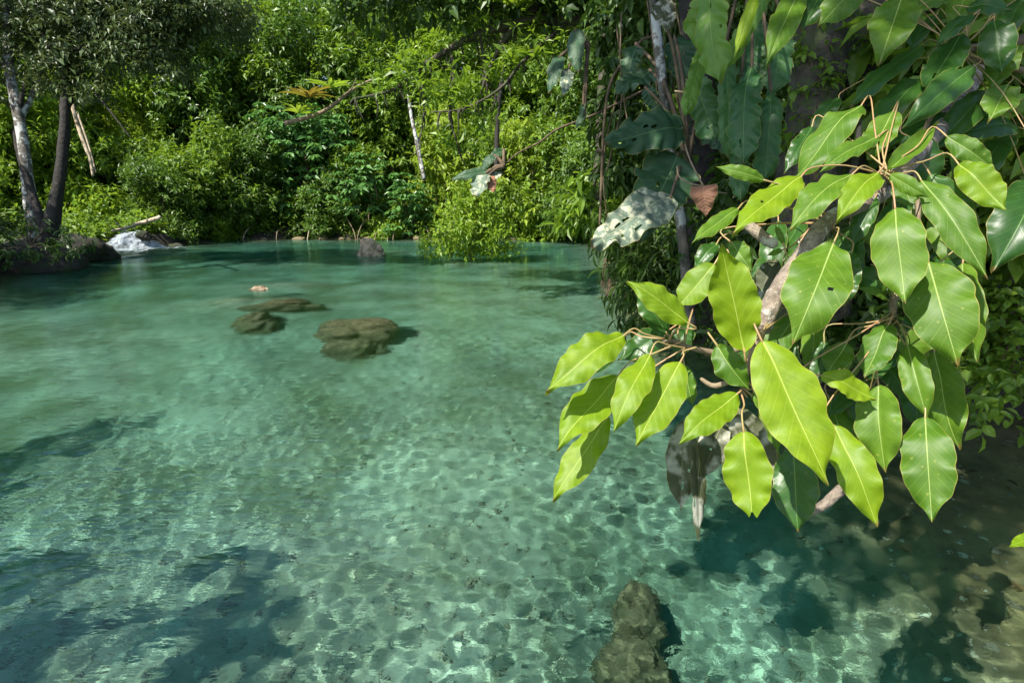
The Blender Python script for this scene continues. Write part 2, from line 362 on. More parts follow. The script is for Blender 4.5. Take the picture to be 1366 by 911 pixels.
L.new(col, b.inputs['Base Color']); b.inputs['Roughness'].default_value = .85
bp = n.new('ShaderNodeBump'); bp.inputs['Strength'].default_value = .6; bp.inputs['Distance'].default_value = .03
L.new(NZ(9, 8, .7), bp.inputs['Height']); L.new(bp.outputs[0], b.inputs['Normal'])
xs = spaced([(-60, -16, 40), (-16, 6, 330), (6, 50, 40)]); ys = spaced([(-20, 1, 40), (1, 6, 110), (6, 24, 260), (24, 45, 60), (45, 110, 20)])
ground = grid_obj('ground', xs, ys, terrain, MAT['ground']); tag(ground, 'pale stony pool bed rising to dark leafy banks', kind='structure')
ground.cycles.is_caustics_receiver = True

# ------------------------------------------------------------------ water
rng = np.random.default_rng(2); WV = []
for lo, hi, amp, cnt in ((.042, .075, .0050, 40), (.075, .13, .0036, 40), (.13, .26, .0040, 30), (.26, .7, .0016, 12), (.8, 2.2, .0014, 8)):
    for _ in range(cnt):
        lam = rng.uniform(lo, hi); th = rng.normal(2.1, .9) if lam > .2 else rng.normal(1.9, 1.0)
        WV.append((math.cos(th), math.sin(th), 2*math.pi/lam, rng.uniform(0, 6.283), lam*amp*.21, lam))
wm = Noise(21)
def wave(X, Y):
    Z = np.zeros_like(X); d = np.hypot(X, Y-0)
    mod = .85+.35*wm(X, Y, 0, 3.5)+.3*wm(X, Y, 8, .9)+.35*ss(0, 1, (-X*.75-Y*.45+.6)/2.0)*(1-ss(4, 8, d))
    mod = np.clip(mod, .35, 1.5)
    sp = np.interp(Y, [2, 6, 24], [.014, .024, .09])
    WP = wm(X, Y, 5, 2.5)+.7*wm(X, Y, 9, .8)
    for cx, cy, k, p, a, lam in WV:
        Z += a*mod*np.clip((lam/sp-3)/3, 0, 1)*np.sin(k*(X*cx+Y*cy)+p+1.3*WP)
    # turbulence below the cascade
    c = G(190, 334); Z += .012*np.exp(-(((X-c[0])/1.8)**2+((Y-c[1])/1.6)**2))*wm(X, Y, 1, .35)
    return Z
m, nt, n, L, b = newmat('water'); n.remove(b); MAT['water'] = m
gl = n.new('ShaderNodeBsdfGlass'); gl.inputs['IOR'].default_value = 1.333; gl.inputs['Roughness'].default_value = 0.0; gl.inputs['Color'].default_value = (1, 1, 1, 1)
tcw = n.new('ShaderNodeNewGeometry'); nw = n.new('ShaderNodeTexNoise'); nw.inputs['Scale'].default_value = 26; nw.inputs['Detail'].default_value = 3; L.new(tcw.outputs['Position'], nw.inputs['Vector'])
sw = n.new('ShaderNodeSeparateXYZ'); L.new(tcw.outputs['Position'], sw.inputs[0]); mw = n.new('ShaderNodeMapRange'); L.new(sw.outputs[0], mw.inputs[0])
mw.inputs[1].default_value = -.1; mw.inputs[2].default_value = -1.6; mw.inputs[3].default_value = .08; mw.inputs[4].default_value = .5
n4 = n.new('ShaderNodeTexNoise'); n4.inputs['Scale'].default_value = 7; n4.inputs['Detail'].default_value = 4; mpw = n.new('ShaderNodeMapping'); mpw.inputs['Rotation'].default_value = (0, 0, .6); mpw.inputs['Scale'].default_value = (.45, 1.5, 1)
L.new(tcw.outputs['Position'], mpw.inputs[0]); L.new(mpw.outputs[0], n4.inputs['Vector']); b4 = n.new('ShaderNodeBump'); b4.inputs['Distance'].default_value = .02; L.new(mw.outputs[0], b4.inputs['Strength']); L.new(n4.outputs['Fac'], b4.inputs['Height'])
bw = n.new('ShaderNodeBump'); bw.inputs['Strength'].default_value = .3; L.new(b4.outputs[0], bw.inputs['Normal']); bw.inputs['Distance'].default_value = .005; L.new(nw.outputs['Fac'], bw.inputs['Height']); L.new(bw.outputs[0], gl.inputs['Normal'])
L.new(gl.outputs[0], n['Material Output'].inputs[0])
water = grid_obj('water', spaced([(-15.5, -4, 230), (-4, 4.9, 520)]), spaced([(-8, .8, 60), (.8, 5, 300), (5, 12, 230), (12, 24, 170)]), wave, MAT['water'])
tag(water, 'clear rippled turquoise water of the forest pool', kind='structure')
water.cycles.is_caustics_caster = True
m, nt, n, L, b = newmat('water_tint'); n.remove(b); MAT['tint'] = m
va = n.new('ShaderNodeVolumeAbsorption'); va.inputs[0].default_value = (.29, .81, .77, 1); va.inputs[1].default_value = .95
L.new(va.outputs[0], n['Material Output'].inputs[1])
pc = POLY.mean(0); k = len(POLY)
Pe = POLY+nrm(POLY-pc)*.22
V = np.concatenate([np.c_[Pe, np.full(k, .022)], np.c_[Pe, np.full(k, -2.6)]])
me = bpy.data.meshes.new('water_body')
me.from_pydata(V.tolist(), [], [list(range(k))[::-1], list(range(k, 2*k))]+[[(i+1) % k, k+(i+1) % k, k+i, i] for i in range(k)])
me.materials.append(MAT['tint']); wb = bpy.data.objects.new('water_body', me); COL.objects.link(wb)
tag(wb, 'blue green depth of the pool water', kind='structure')

# ------------------------------------------------------------------ plant prototypes (base at the origin) and their copies
def tree_skeleton(rng, h, lobes, r0, lean=(0, 0), forks=6, stems=1, sides=9):
    specs = []
    for s in range(stems):
        off = rng.normal(size=2)*(.12 if stems > 1 else 0)*h*.3
        top = np.array((lean[0]+off[0]*1.5, lean[1]+off[1]*1.5, h*.82))
        p = [np.array((off[0]*.3, off[1]*.3, -.25))]
        for t in (.3, .6, 1): p.append(np.array((off[0]*.3, off[1]*.3, 0))*(1-t)+top*t+np.r_[rng.normal(size=2)*.05*h*(t < 1), 0])
        rr = r0/(1 if stems == 1 else 1.5)
        specs.append((p, [rr*1.25, rr*.85, rr*.6, rr*.15]))
        for k in range(forks):
            lb = lobes[rng.integers(len(lobes))]; t = rng.uniform(.3, .85); q = p[0]*(1-t)+top*t
            e = np.array(lb[:3])+rng.normal(size=3)*np.array(lb[3:6])*.35; mdl = (q+e)/2+np.array((0, 0, .06*h))
            specs.append(([q, mdl, e], [rr*.42*(1.1-t*.5), rr*.27, rr*.07]))
    return specs
def proto(kind, name, cat, h, lobes, leafmat_, ns, m, ll, lw, style='spiral', droop=.35, slen=.35, r0=.08, bark='bark_dark', stems=1, forks=6, seed=1, shell=.5, tk='tri4'):
    rng = np.random.default_rng(seed)
    root = bpy.data.objects.new(name, None); COL.objects.link(root)
    V, Fc = merge([tube_geo(p, r, 7, seed, .05, 3) for p, r in tree_skeleton(rng, h, lobes, r0, stems=stems, forks=forks)])
    mesh('trunk' if stems == 1 else 'stem', V, Fc, MAT[bark], root, local=True)
    V, Fc, rn = foliage(rng, lobes, ns, m, ll, lw, style, droop, slen, tk, shell)
    mesh('crown' if stems == 1 else 'foliage', V, [Fc], MAT[leafmat_], root, smooth=False, rnd=rn, local=True)
    root['category'] = cat; root['_used'] = 0
    return root
def place(p, loc, rz=0., sc=1., label='', group=None, sz=None):
    if p['_used']:
        r = p.copy(); COL.objects.link(r)
        for ch in list(p.children):
            c = ch.copy(); COL.objects.link(c); c.parent = r
        if 'group' in r: del r['group']
    else: r = p; p['_used'] = 1
    r.location = loc; r.rotation_euler = (0, 0, rz); r.scale = (sc, sc, sz or sc); r['label'] = label
    if group: r['group'] = group
    return r
def blob(rng, n, R, Hh, z0, rr):
    o = []
    for i in range(n):
        a = rng.uniform(0, 6.283); t = i/max(n-1, 1); z = z0+(Hh-z0)*t; d = R*math.sqrt(max(0, 1-((t-.35)/.75)**2))*rng.uniform(.3, .95); s = rr*rng.uniform(.7, 1.2)
        o.append((d*math.cos(a), d*math.sin(a), z-s*.4, s, s, s*.75))
    return o
R = np.random.default_rng
PR = {}
PR['whorl']  = proto('whorl', 'umbrella_leaf_tree', 'tree', 4.4, blob(R(1), 15, 1.7, 4.4, .9, .75), 'leaf_blue', 330, 10, .34, .40, 'whorl', .45, .3, .07, 'bark_twig', seed=1, shell=.7)
PR['whorl2'] = proto('whorl2', 'umbrella_leaf_shrub', 'shrub', 2.6, blob(R(2), 9, 1.1, 2.6, .5, .6), 'leaf_blue', 190, 9, .30, .40, 'whorl', .45, .25, .05, 'bark_twig', stems=3, forks=3, seed=2, shell=.7)
PR['glossy'] = proto('glossy', 'leafy_shrub', 'shrub', 3.2, blob(R(3), 13, 1.25, 3.2, .45, .62), 'leaf_mid', 800, 8, .19, .42, 'spiral', .35, .35, .05, 'bark_dark', stems=4, forks=3, seed=3)
PR['darksh'] = proto('darksh', 'dark_shrub', 'shrub', 3.4, blob(R(4), 13, 1.35, 3.4, .4, .68), 'leaf_far', 800, 8, .2, .42, 'spiral', .4, .35, .05, 'bark_dark', stems=4, forks=3, seed=4)
PR['lime']   = proto('lime', 'drooping_leaf_shrub', 'shrub', 4.6, blob(R(5), 15, 1.2, 4.6, .6, .62), 'leaf_yell', 420, 8, .30, .36, 'spiral', .95, .4, .05, 'bark_twig', stems=3, forks=4, seed=5)
PR['limet']  = proto('limet', 'bright_green_tree', 'tree', 7, blob(R(6), 18, 2.3, 7, 1.5, 1.05), 'leaf_lime', 1000, 8, .25, .4, 'spiral', .4, .45, .10, 'bark_twig', seed=6)
PR['fluffy'] = proto('fluffy', 'feathery_tree', 'tree', 6, blob(R(7), 14, 1.3, 6, 1.5, .85), 'leaf_yell', 900, 12, .20, .16, 'spiral', .15, .5, .08, 'bark_twig', seed=7)
PR['darkt']  = proto('darkt', 'dark_tree', 'tree', 9.5, blob(R(8), 22, 2.6, 9.5, 2.2, 1.15), 'leaf_far', 1500, 8, .25, .42, 'spiral', .4, .5, .16, 'bark_dark', seed=8)
PR['midt']   = proto('midt', 'leafy_tree', 'tree', 8.5, blob(R(9), 20, 2.4, 8.5, 1.8, 1.1), 'leaf_mid', 1300, 8, .25, .42, 'spiral', .45, .45, .13, 'bark_twig', seed=9)
PR['island'] = proto('island', 'island_bush', 'bush', 1.75, [(-.9, 0, .35, .4, .4, .3), (-.6, -.3, .8, .35, .35, .3), (-.3, .2, 1.3, .3, .3, .35), (0, -.3, .6, .5, .4, .4), (.1, .1, 1.15, .4, .4, .4), (.15, .1, 1.75, .25, .25, .35), (.5, -.2, .45, .45, .4, .35), (.6, .1, 1.0, .3, .3, .3), (.95, .1, .35, .35, .35, .25), (-.2, 0, .3, .6, .5, .25), (.45, .2, 1.45, .2, .2, .3)], 'leaf_lime', 620, 8, .13, .42, 'spiral', .3, .38, .03, 'bark_twig', stems=6, forks=2, seed=10)
PR['low']    = proto('low', 'low_bush', 'bush', 1.2, blob(R(11), 9, .7, 1.2, .2, .42), 'leaf_lime', 330, 8, .17, .42, 'spiral', .35, .25, .03, 'bark_twig', stems=4, forks=2, seed=11)
def onshore(px, py, back=0.0):
    g = G(px, py); g = g+np.array((g[0]*.04, 1, 0))*back; g[2] = tz(g[0], g[1])-.05; return g
# (prototype, px, shoreline py, metres back from the shore, turn, scale, z scale, label)
SHORE = [
 ('darksh', 222, 327, .9, 0, .75, .7, 'low dark shrub overhanging the bank right beside the white cascade'),
 ('glossy', 262, 324, .9, 1, .95, .9, 'glossy green shrub at the water edge a little right of the cascade'),
 ('glossy', 305, 321, 1.2, 3, 1.05, 1.15, 'tall glossy green shrub on the far bank left of the umbrella leaf tree'),
 ('darksh', 345, 319, 1.2, 2, 1.0, 1.0, 'dark shrub tucked under the left side of the umbrella leaf tree'),
 ('whorl', 408, 319, 2.0, 0, 1.05, 1.0, 'blue green tree with umbrella whorls of leaves, tallest at the far water edge'),
 ('darksh', 440, 319, .8, 4, .8, .6, 'low dark shrub at the water line below the umbrella leaf tree'),
 ('whorl2', 497, 319, 1.0, 0, 1.0, 1.0, 'smaller shrub with umbrella whorls of leaves beside a dark hollow'),
 ('glossy', 475, 319, 1.6, 5, .85, .9, 'glossy shrub between the umbrella leaf tree and the smaller whorled shrub'),
 ('whorl2', 545, 320, .9, 2, .75, .75, 'low pale blue green shrub left of the leafy island bush'),
 ('lime', 596, 320, 1.4, 0, .95, .95, 'yellow green shrub of drooping leaves rising behind the island bush'),
 ('glossy', 655, 320, 1.2, 2.2, 1.0, 1.15, 'lush green shrub directly behind the right half of the island bush'),
 ('lime', 702, 321, 1.0, 2, .8, .85, 'yellow tinged drooping shrub right of the island bush'),
 ('glossy', 742, 322, .9, .6, 1.05, 1.2, 'tall lush shrub on the far bank close to the shaded right bank'),
 ('darksh', 783, 324, .8, 1, .9, .95, 'dark shrub in the corner where the far bank meets the right bank'),
 ('low', 290, 321, .25, 0, .8, .7, 'small bright bush at the waterline below the tall glossy shrub'),
 ('low', 512, 319, .2, 1, .8, .7, 'small bright bush at the waterline under the smaller whorled shrub'),
 ('low', 722, 321, .2, 2, .9, .9, 'small bright bush at the waterline below the yellow tinged shrub'),
]
for kd, px, py, back, rz, sc, sz, lab in SHORE: place(PR[kd], onshore(px, py, back), rz, sc, lab, sz=sz)
g = G(630, 344); place(PR['island'], (g[0], g[1], -.06), .4, 1.0, 'olive green bush standing in the water on its own little island', sz=1.12)
# trees on the slope behind, each told by its place
def hill(px, yy): 
    x = (px-683)/F*yy*1.03; return (x, yy, tz(x, yy)-.1)
HILL = [
 ('limet', 92, 20.8, 0, .8, 'bright green tree glowing behind the pair of dark leaning trunks'),
 ('limet', 25, 19.5, 3, .7, 'bright green tree glowing left of the white leaning trunk'),
 ('low', 150, 20.3, 1, 1.3, 'round bright bush behind the stream left of the cascade'),
 ('low', 118, 20.5, 1, 1.2, 'round bright bush seen just right of the dark leaning trunks'),
 ('limet', 160, 23.4, 2, .8, 'bright green tree on the slope above the cascade'),
 ('fluffy', 212, 23.6, 0, .8, 'feathery yellow green tree above the cascade'),
 ('limet', 262, 25, 4, .9, 'bright green tree between the feathery tree and the dark trees'),
 ('glossy', 182, 22.3, 4, .9, 'broad shrub on the slope directly above the driftwood log'),
 ('glossy', 232, 22.2, 1, 1.0, 'broad shrub below the feathery yellow tree'),
 ('darkt', 318, 26, 1, .95, 'dark tree with slender bare stems behind the glossy shrubs'),
 ('midt', 372, 27.5, 2, 1.0, 'green tree rising behind the umbrella leaf tree'),
 ('darkt', 455, 26.5, 0, .9, 'dark tree behind the gap right of the umbrella leaf tree'),
 ('midt', 520, 27.5, 3, 1.0, 'green tree behind the smaller whorled shrub'),
 ('limet', 585, 28, 1, .95, 'bright green tree high behind the yellow green shrub'),
 ('midt', 650, 27, 5, .95, 'green tree high behind the island bush'),
 ('limet', 715, 28, 3, 1.0, 'bright green tree seen through the mossy overhanging branches'),
 ('darkt', 775, 25, 2, .9, 'dark tree behind the corner of the right bank'),
]
for kd, px, yy, rz, sc, lab in HILL: place(PR[kd], hill(px, yy), rz, sc, lab)
for p in PR.values():
    if not p['_used']: raise SystemExit('unused prototype '+p.name)
    del p['_used']
for o in COL.objects:
    if '_used' in o: del o['_used']

# the wood behind, reading as one mass
rng = np.random.default_rng(44); GV = []; GF = []; GR = []; off = 0
def forest_add(x, y, h, seed, kind, dens=1.0):
    global off
    r = np.random.default_rng(seed); dens = dens*1.25
    lob = blob(r, 16, h*.30, h, h*.12, h*.14)
    V, Fc, rn = foliage(r, lob, int(480*dens), 9, .30*(.8+.02*h), .42, 'spiral', .45, .5, 'tri4', .55)
    V = V+np.array((x, y, tz(x, y)-.2)); GV.append(V); GF.append(Fc+off); GR.append(rn*.6+kind*.4); off += len(V)
for i in range(92):
    row = i % 4; y = (27.5, 31.5, 36, 42)[row]+rng.normal()*1.2; x = -y*1.15+ (i//4)/22*(y*2.1)+rng.normal()*1.3
    forest_add(x, y, (8, 10, 12, 14)[row]*rng.uniform(.85, 1.15), 100+i, rng.random())
for i in range(18):                                               # on the left bank beyond the stream and on top of the right bank
    x = -20-rng.random()*8; y = 12+i*.9; forest_add(x, y, 7*rng.uniform(.8, 1.2), 300+i, rng.random()*.5)
for i in range(30):
    y = 4.5+i*.62; x = 4.8+rng.random()*5+max(0, 10-y)*.15; forest_add(x, y, 6*rng.uniform(.8, 1.2), 400+i, rng.random()*.3, .8)
fo = mesh('background_forest', np.concatenate(GV), [np.concatenate(GF)], MAT['leaf_mid'], smooth=False, rnd=np.concatenate(GR))
tag(fo, 'dense green forest closing the view behind the pool', 'forest', kind='stuff')

# undergrowth covering the banks
rng = np.random.default_rng(8)
def cover(name, n, xr, yr, filt, ll, hgt, mat, label, cat, seed, tk='tri4'):
    r = np.random.default_rng(seed); X = r.uniform(*xr, n); Y = r.uniform(*yr, n); s = sdist(X, Y); k = filt(X, Y, s); X, Y = X[k], Y[k]
    Z = terrain(X, Y); cl = .5+.5*n1(X, Y, 7, 1.1); Hh = hgt*np.clip(cl, .1, 1.3)
    m_ = 7; P = np.repeat(np.stack([X, Y, Z], 1), m_, 0); N = len(P)
    P = P+np.stack([r.normal(size=N)*.13, r.normal(size=N)*.13, np.repeat(Hh, m_)*r.random(N)], 1)
    D = nrm(r.normal(size=(N, 3))*np.array((1, 1, .4))+np.array((-.15, -.2, -.25))); Nn = nrm(np.array((-.2, -.3, 1.))+r.normal(size=(N, 3))*.4)
    L_ = ll*(1+.3*r.normal(size=N)).clip(.4, 1.7); V, Fc = leaves_geo(P, D, Nn, L_, L_*.45, tk)
    rn = np.clip(np.repeat(np.repeat(r.random(len(X)), m_)*.6+r.random(N)*.4, len(V)//N), 0, 1)
    o = mesh(name, V, [Fc], MAT[mat], smooth=False, rnd=rn); tag(o, label, cat, kind='stuff')
cover('undergrowth', 30000, (-24, 8), (17, 30), lambda X, Y, s: (s > .03), .17, 1.25, 'leaf_mid', 'leafy green undergrowth along the far bank and slope', 'undergrowth', 1)
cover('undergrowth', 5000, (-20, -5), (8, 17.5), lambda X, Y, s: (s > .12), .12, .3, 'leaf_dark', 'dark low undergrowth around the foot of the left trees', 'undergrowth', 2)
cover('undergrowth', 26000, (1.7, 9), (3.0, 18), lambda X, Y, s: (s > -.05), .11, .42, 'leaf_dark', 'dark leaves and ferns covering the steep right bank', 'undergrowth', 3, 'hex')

# ------------------------------------------------------------------ rocks, driftwood and the cascade
import bmesh
def rock_geo(c, r, seed, sub=4, rough=.28, sharp=1.0):
    bm = bmesh.new(); bmesh.ops.create_icosphere(bm, subdivisions=sub, radius=1)
    V = np.array([v.co[:] for v in bm.verts]); Fc = np.array([[v.index for v in f.verts] for f in bm.faces]); bm.free()
    q = Noise(seed); d = 1+rough*q(V[:, 0], V[:, 1], V[:, 2], 1.6)+rough*.45*np.abs(q(V[:, 1], V[:, 2], V[:, 0], .6))+rough*.16*q(V[:, 2], V[:, 0], V[:, 1], .22)
    V = V*d[:, None]; V[:, 2] = np.where(V[:, 2] > 0, V[:, 2]*sharp, V[:, 2])
    return V*np.array(r)+np.array(c), Fc
def rock(name, c, r, seed, mat, label, cat='rock', rough=.28, sub=4, group=None, recv=False):
    V, Fc = rock_geo((0, 0, 0), r, seed, sub, rough); o = mesh(name, V, [Fc], MAT[mat]); o.location = c
    tag(o, label, cat, group)
    if recv: o.cycles.is_caustics_receiver = True
    return o
g = G(344, 386); rock('rock', (g[0], g[1], -.06), (.16, .12, .09), 31, 'rock_pale', 'small pale brown rock just breaking the surface left of the middle of the pool', recv=True, rough=.5, sub=5)
g = G(372, 398); rock('rock', (g[0], g[1], -.88), (.5, .24, .5), 32, 'rock', 'submerged mossy rock stretching right of the small pale rock', recv=True, rough=.45, sub=5)
g = G(345, 412); rock('rock', (g[0], g[1], -.95), (.34, .45, .5), 33, 'rock', 'submerged slanting mossy rock in front of the small pale rock', recv=True, rough=.45, sub=5)
g = G(500, 341); rock('rock', (g[0], g[1], -.02), (.24, .18, .36), 34, 'rock_buff', 'pointed pale rock standing out of the far water', rough=.62, sub=5)
g = G(470, 428); rock('boulder', (g[0], g[1], -.79), (.46, .44, .52), 35, 'rock', 'broad brown boulder lying just under the surface in mid pool', 'boulder', recv=True, rough=.42, sub=5)
g = G(482, 442); rock('rock', (g[0], g[1], -1.0), (.3, .28, .42), 36, 'rock', 'smaller brown rock under water against the front of the broad boulder', recv=True, rough=.42, sub=5)
g = G(845, 830, -.6); rock('boulder', (g[0], g[1], -1.05), (.12, .15, .2), 37, 'rock', 'brown submerged boulder nearest the camera', 'boulder', recv=True, rough=.42, sub=5)
g = G(850, 893, -.6); rock('rock', (g[0], g[1], -1.06), (.14, .13, .2), 38, 'rock', 'brown submerged rock at the very bottom edge of the view', recv=True, rough=.42, sub=5)
for i, (px, py, z, r, lab) in enumerate([(222, 321, .12, (.75, .5, .5), 'dark wet boulder splitting the right side of the cascade'), (236, 326, .05, (.5, .4, .3), 'dark rock where the cascade meets the far bank'),
      (143, 334, .05, (.4, .5, .28), 'dark wet rock on the left lip of the cascade'), (170, 306, .5, (.35, .3, .2), 'mossy stone above the middle of the cascade'), (192, 312, .5, (.4, .3, .26), 'mossy stone below the pale driftwood log')]):
    g = G(px, py, z); rock('boulder', (g[0], g[1], z-.08), tuple(.45*q for q in r), 50+i, 'rock_dark', lab, 'boulder', rough=.34)
for i, (px, py, r, lab) in enumerate([(20, 362, (1.1, .7, .55), 'large dark mossy boulder at the left edge under the trunks'), (78, 350, (.95, .6, .5), 'dark mossy boulder at the foot of the forked trunk'), (112, 344, (.5, .5, .3), 'low dark boulder at the tip of the left bank')]):
    g = G(px, py); rock('boulder', (g[0], g[1]+.45, .08), r, 60+i, 'rock_dark', lab, 'boulder', rough=.3)
for i in range(16):
    px = 262+i*32+R(i).uniform(-9, 9)
    if 615 < px < 650: continue
    g = G(px, 319.5); r_ = R(i+5).uniform(.07, .17)
    rock('stone', (g[0], g[1]+.1, .0), (r_*1.4, r_, r_*.7), 80+i, 'rock', 'brown stone in the row along the far waterline', 'stone', group='brown stones along the far waterline', sub=2)
def P3(*l): return [at(*p) for p in l]
t = tubes('driftwood_log', [([G(178, 300, .95), G(195, 296, 1.0), G(213, 290, 1.15)], [.03, .055, .04])], MAT['drift'], rough=.12); tag(t, 'pale driftwood log lying above the cascade', 'log')
t = tubes('driftwood_branch', [([G(150, 308, .75), G(170, 304, .8), G(186, 300, .85)], [.03, .04, .02]), ([G(155, 298, 1.0), G(162, 304, .8)], [.02, .012])], MAT['drift'], rough=.1); tag(t, 'thin bleached branch left of the driftwood log', 'branch')
m, nt, n, L, b = newmat('foam'); MAT['foam'] = m
tc = n.new('ShaderNodeTexCoord'); no = n.new('ShaderNodeTexNoise'); no.inputs['Scale'].default_value = 7; no.inputs['Detail'].default_value = 8; no.inputs['Roughness'].default_value = .7
mp = n.new('ShaderNodeMapping'); mp.inputs['Scale'].default_value = (1.6, .6, 1.2); mp.inputs['Rotation'].default_value = (0, 0, .5); L.new(tc.outputs['Object'], mp.inputs[0]); L.new(mp.outputs[0], no.inputs['Vector'])
at_ = n.new('ShaderNodeAttribute'); at_.attribute_name = 'rnd'
ad = n.new('ShaderNodeMath'); ad.operation = 'MULTIPLY_ADD'; L.new(at_.outputs['Fac'], ad.inputs[0]); ad.inputs[1].default_value = .39; L.new(no.outputs['Fac'], ad.inputs[2])
mr = n.new('ShaderNodeMapRange'); L.new(ad.outputs[0], mr.inputs[0]); mr.inputs[1].default_value = .66; mr.inputs[2].default_value = 1.0
tr = n.new('ShaderNodeBsdfGlass'); tr.inputs['IOR'].default_value = 1.1; tr.inputs['Roughness'].default_value = .2; mx = n.new('ShaderNodeMixShader')
b.inputs['Base Color'].default_value = (.6, .68, .74, 1); b.inputs['Roughness'].default_value = .5; bpf = n.new('ShaderNodeBump'); bpf.inputs['Distance'].default_value = .12; L.new(no.outputs['Fac'], bpf.inputs['Height']); L.new(bpf.outputs[0], b.inputs['Normal'])
L.new(mr.outputs[0], mx.inputs[0]); L.new(tr.outputs[0], mx.inputs[1]); L.new(b.outputs[0], mx.inputs[2]); L.new(mx.outputs[0], n['Material Output'].inputs[0])
lf = [(118, 347, .04), (126, 343, .05), (135, 332, .12), (142, 321, .32), (150, 313, .46), (162, 307, .5)]
rt = [(300, 331, .035), (262, 330, .05), (236, 328, .09), (208, 322, .26), (194, 314, .44), (190, 308, .5)]
A_ = np.array([G(*p) for p in lf]); B_ = np.array([G(*p) for p in rt]); nv, nu = 90, 90
tv = np.linspace(0, 5, nv); A2 = np.stack([np.interp(tv, range(6), A_[:, i]) for i in range(3)], 1); B2 = np.stack([np.interp(tv, range(6), B_[:, i]) for i in range(3)], 1)
uu = np.linspace(0, 1, nu); Vc = A2[:, None]*(1-uu[None, :, None])+B2[:, None]*uu[None, :, None]; q = Noise(77)
Vc[..., 2] += (.07*q(Vc[..., 0], Vc[..., 1], 0, .8)+.05*q(Vc[..., 0], Vc[..., 1], 3, .25))*ss(.3, 1.6, tv)[:, None]
i = np.arange(nv-1)[:, None]*nu+np.arange(nu-1)[None]
rn = (ss(0.2, 2.4, tv)[:, None]*.8+.12)*np.minimum(1, np.minimum(uu, 1-uu)[None]*9)
o = mesh('cascade', Vc.reshape(-1, 3), np.stack([i, i+1, i+nu+1, i+nu], -1).reshape(-1, 4), MAT['foam'], rnd=rn.ravel()); tag(o, 'small white cascade tumbling into the pool between left bank and driftwood', 'waterfall')

# ------------------------------------------------------------------ left bank trees
def tree_world(name, cat, label, base, specs, mat, lobes, ns, m_, ll, lw, lm, seed, style='spiral', droop=.4, slen=.3, sub=4, rough=.06, shell=.35, extra=None):
    root = empty(name, tuple(base), label, cat)
    tubes('trunk', specs, MAT[mat], root, 12, rough+.04, sub+1, seed)
    r = np.random.default_rng(seed); V, Fc, rn = foliage(r, lobes, ns, m_, ll, lw, style, droop, slen, 'tri4', shell)
    mesh('crown', V, [Fc], MAT[lm], root, smooth=False, rnd=rn); return root
def lob(px, py, d, rp, flat=.7):
    c = at(px, py, d); r_ = rp*d/F; return (*c, r_, r_, r_*flat)
D1 = 12.6
tree_world('pale_leaning_tree', 'tree', 'leaning tree with white lichened trunk at the left edge of the pool', at(45, 312, D1),
  [(P3((48, 322, D1), (38, 250, D1), (28, 170, D1), (14, 100, D1), (8, 20, D1), (2, -60, D1)), [.16, .12, .11, .10, .07, .04]),
   (P3((26, 160, D1), (50, 110, D1+.3), (60, 40, D1+.5)), [.07, .05, .03]), (P3((12, 100, D1), (-20, 50, D1)), [.06, .03])], 'bark_white',
  [lob(20, 20, D1, 55), lob(70, 25, D1+.4, 55), lob(20, 85, D1, 34), lob(55, 70, D1+.2, 34), lob(-20, 110, D1, 34), lob(130, 5, D1, 50), lob(-30, 40, D1, 60), lob(0, -50, D1, 90), lob(60, -60, D1, 60)], 1500, 8, .13, .4, 'leaf_olive', 5)
tree_world('forked_dark_tree', 'tree', 'dark forked tree leaning right beside the white trunked tree', at(66, 312, D1-.3),
  [(P3((64, 325, D1-.3), (76, 260, D1-.3), (84, 200, D1-.3), (88, 130, D1-.3), (92, 60, D1-.3), (100, -40, D1-.3)), [.19, .12, .105, .09, .07, .04]),
   (P3((86, 150, D1-.3), (104, 110, D1-.2), (104, 60, D1), (96, 20, D1)), [.07, .055, .045, .03]),
   (P3((62, 318, D1-.3), (40, 250, D1-.1), (22, 180, D1), (34, 110, D1)), [.11, .08, .065, .04]),
   (P3((90, 100, D1-.3), (62, 60, D1-.2), (50, 10, D1)), [.06, .045, .03]),
   (P3((92, 70, D1-.3), (150, 50, D1-.6), (215, 40, D1-.8), (260, 20, D1-1)), [.06, .05, .03, .015]),
   (P3((112, 105, D1-.3), (140, 140, D1-.5), (175, 185, D1-.6)), [.03, .02, .008])], 'bark_dark',
  [lob(95, 10, D1-.3, 50), lob(150, 25, D1-.5, 45), lob(110, 70, D1-.3, 32), lob(70, 100, D1-.3, 26), lob(125, 120, D1-.3, 22), lob(170, 70, D1-.6, 34), lob(225, 85, D1-.8, 26), lob(290, 25, D1-.8, 42), lob(205, 40, D1-.8, 42), lob(235, 10, D1-.9, 50), lob(100, -30, D1, 50), lob(180, -20, D1-.6, 50)], 2300, 8, .14, .4, 'leaf_olive', 6)
t = tubes('leaning_dead_pole', [(P3((96, 140, 15), (108, 180, 15), (120, 212, 15), (124, 235, 15)), [.05, .05, .045, .03])], MAT['drift']); tag(t, 'pale dead stem leaning behind the dark forked tree', 'dead stem')
t = tubes('leaning_dead_pole', [(P3((103, 150, 15.2), (117, 190, 15.2), (128, 230, 15.2)), [.025, .025, .015])], MAT['drift']); tag(t, 'thinner pale dead stem just right of the thicker one', 'dead stem')
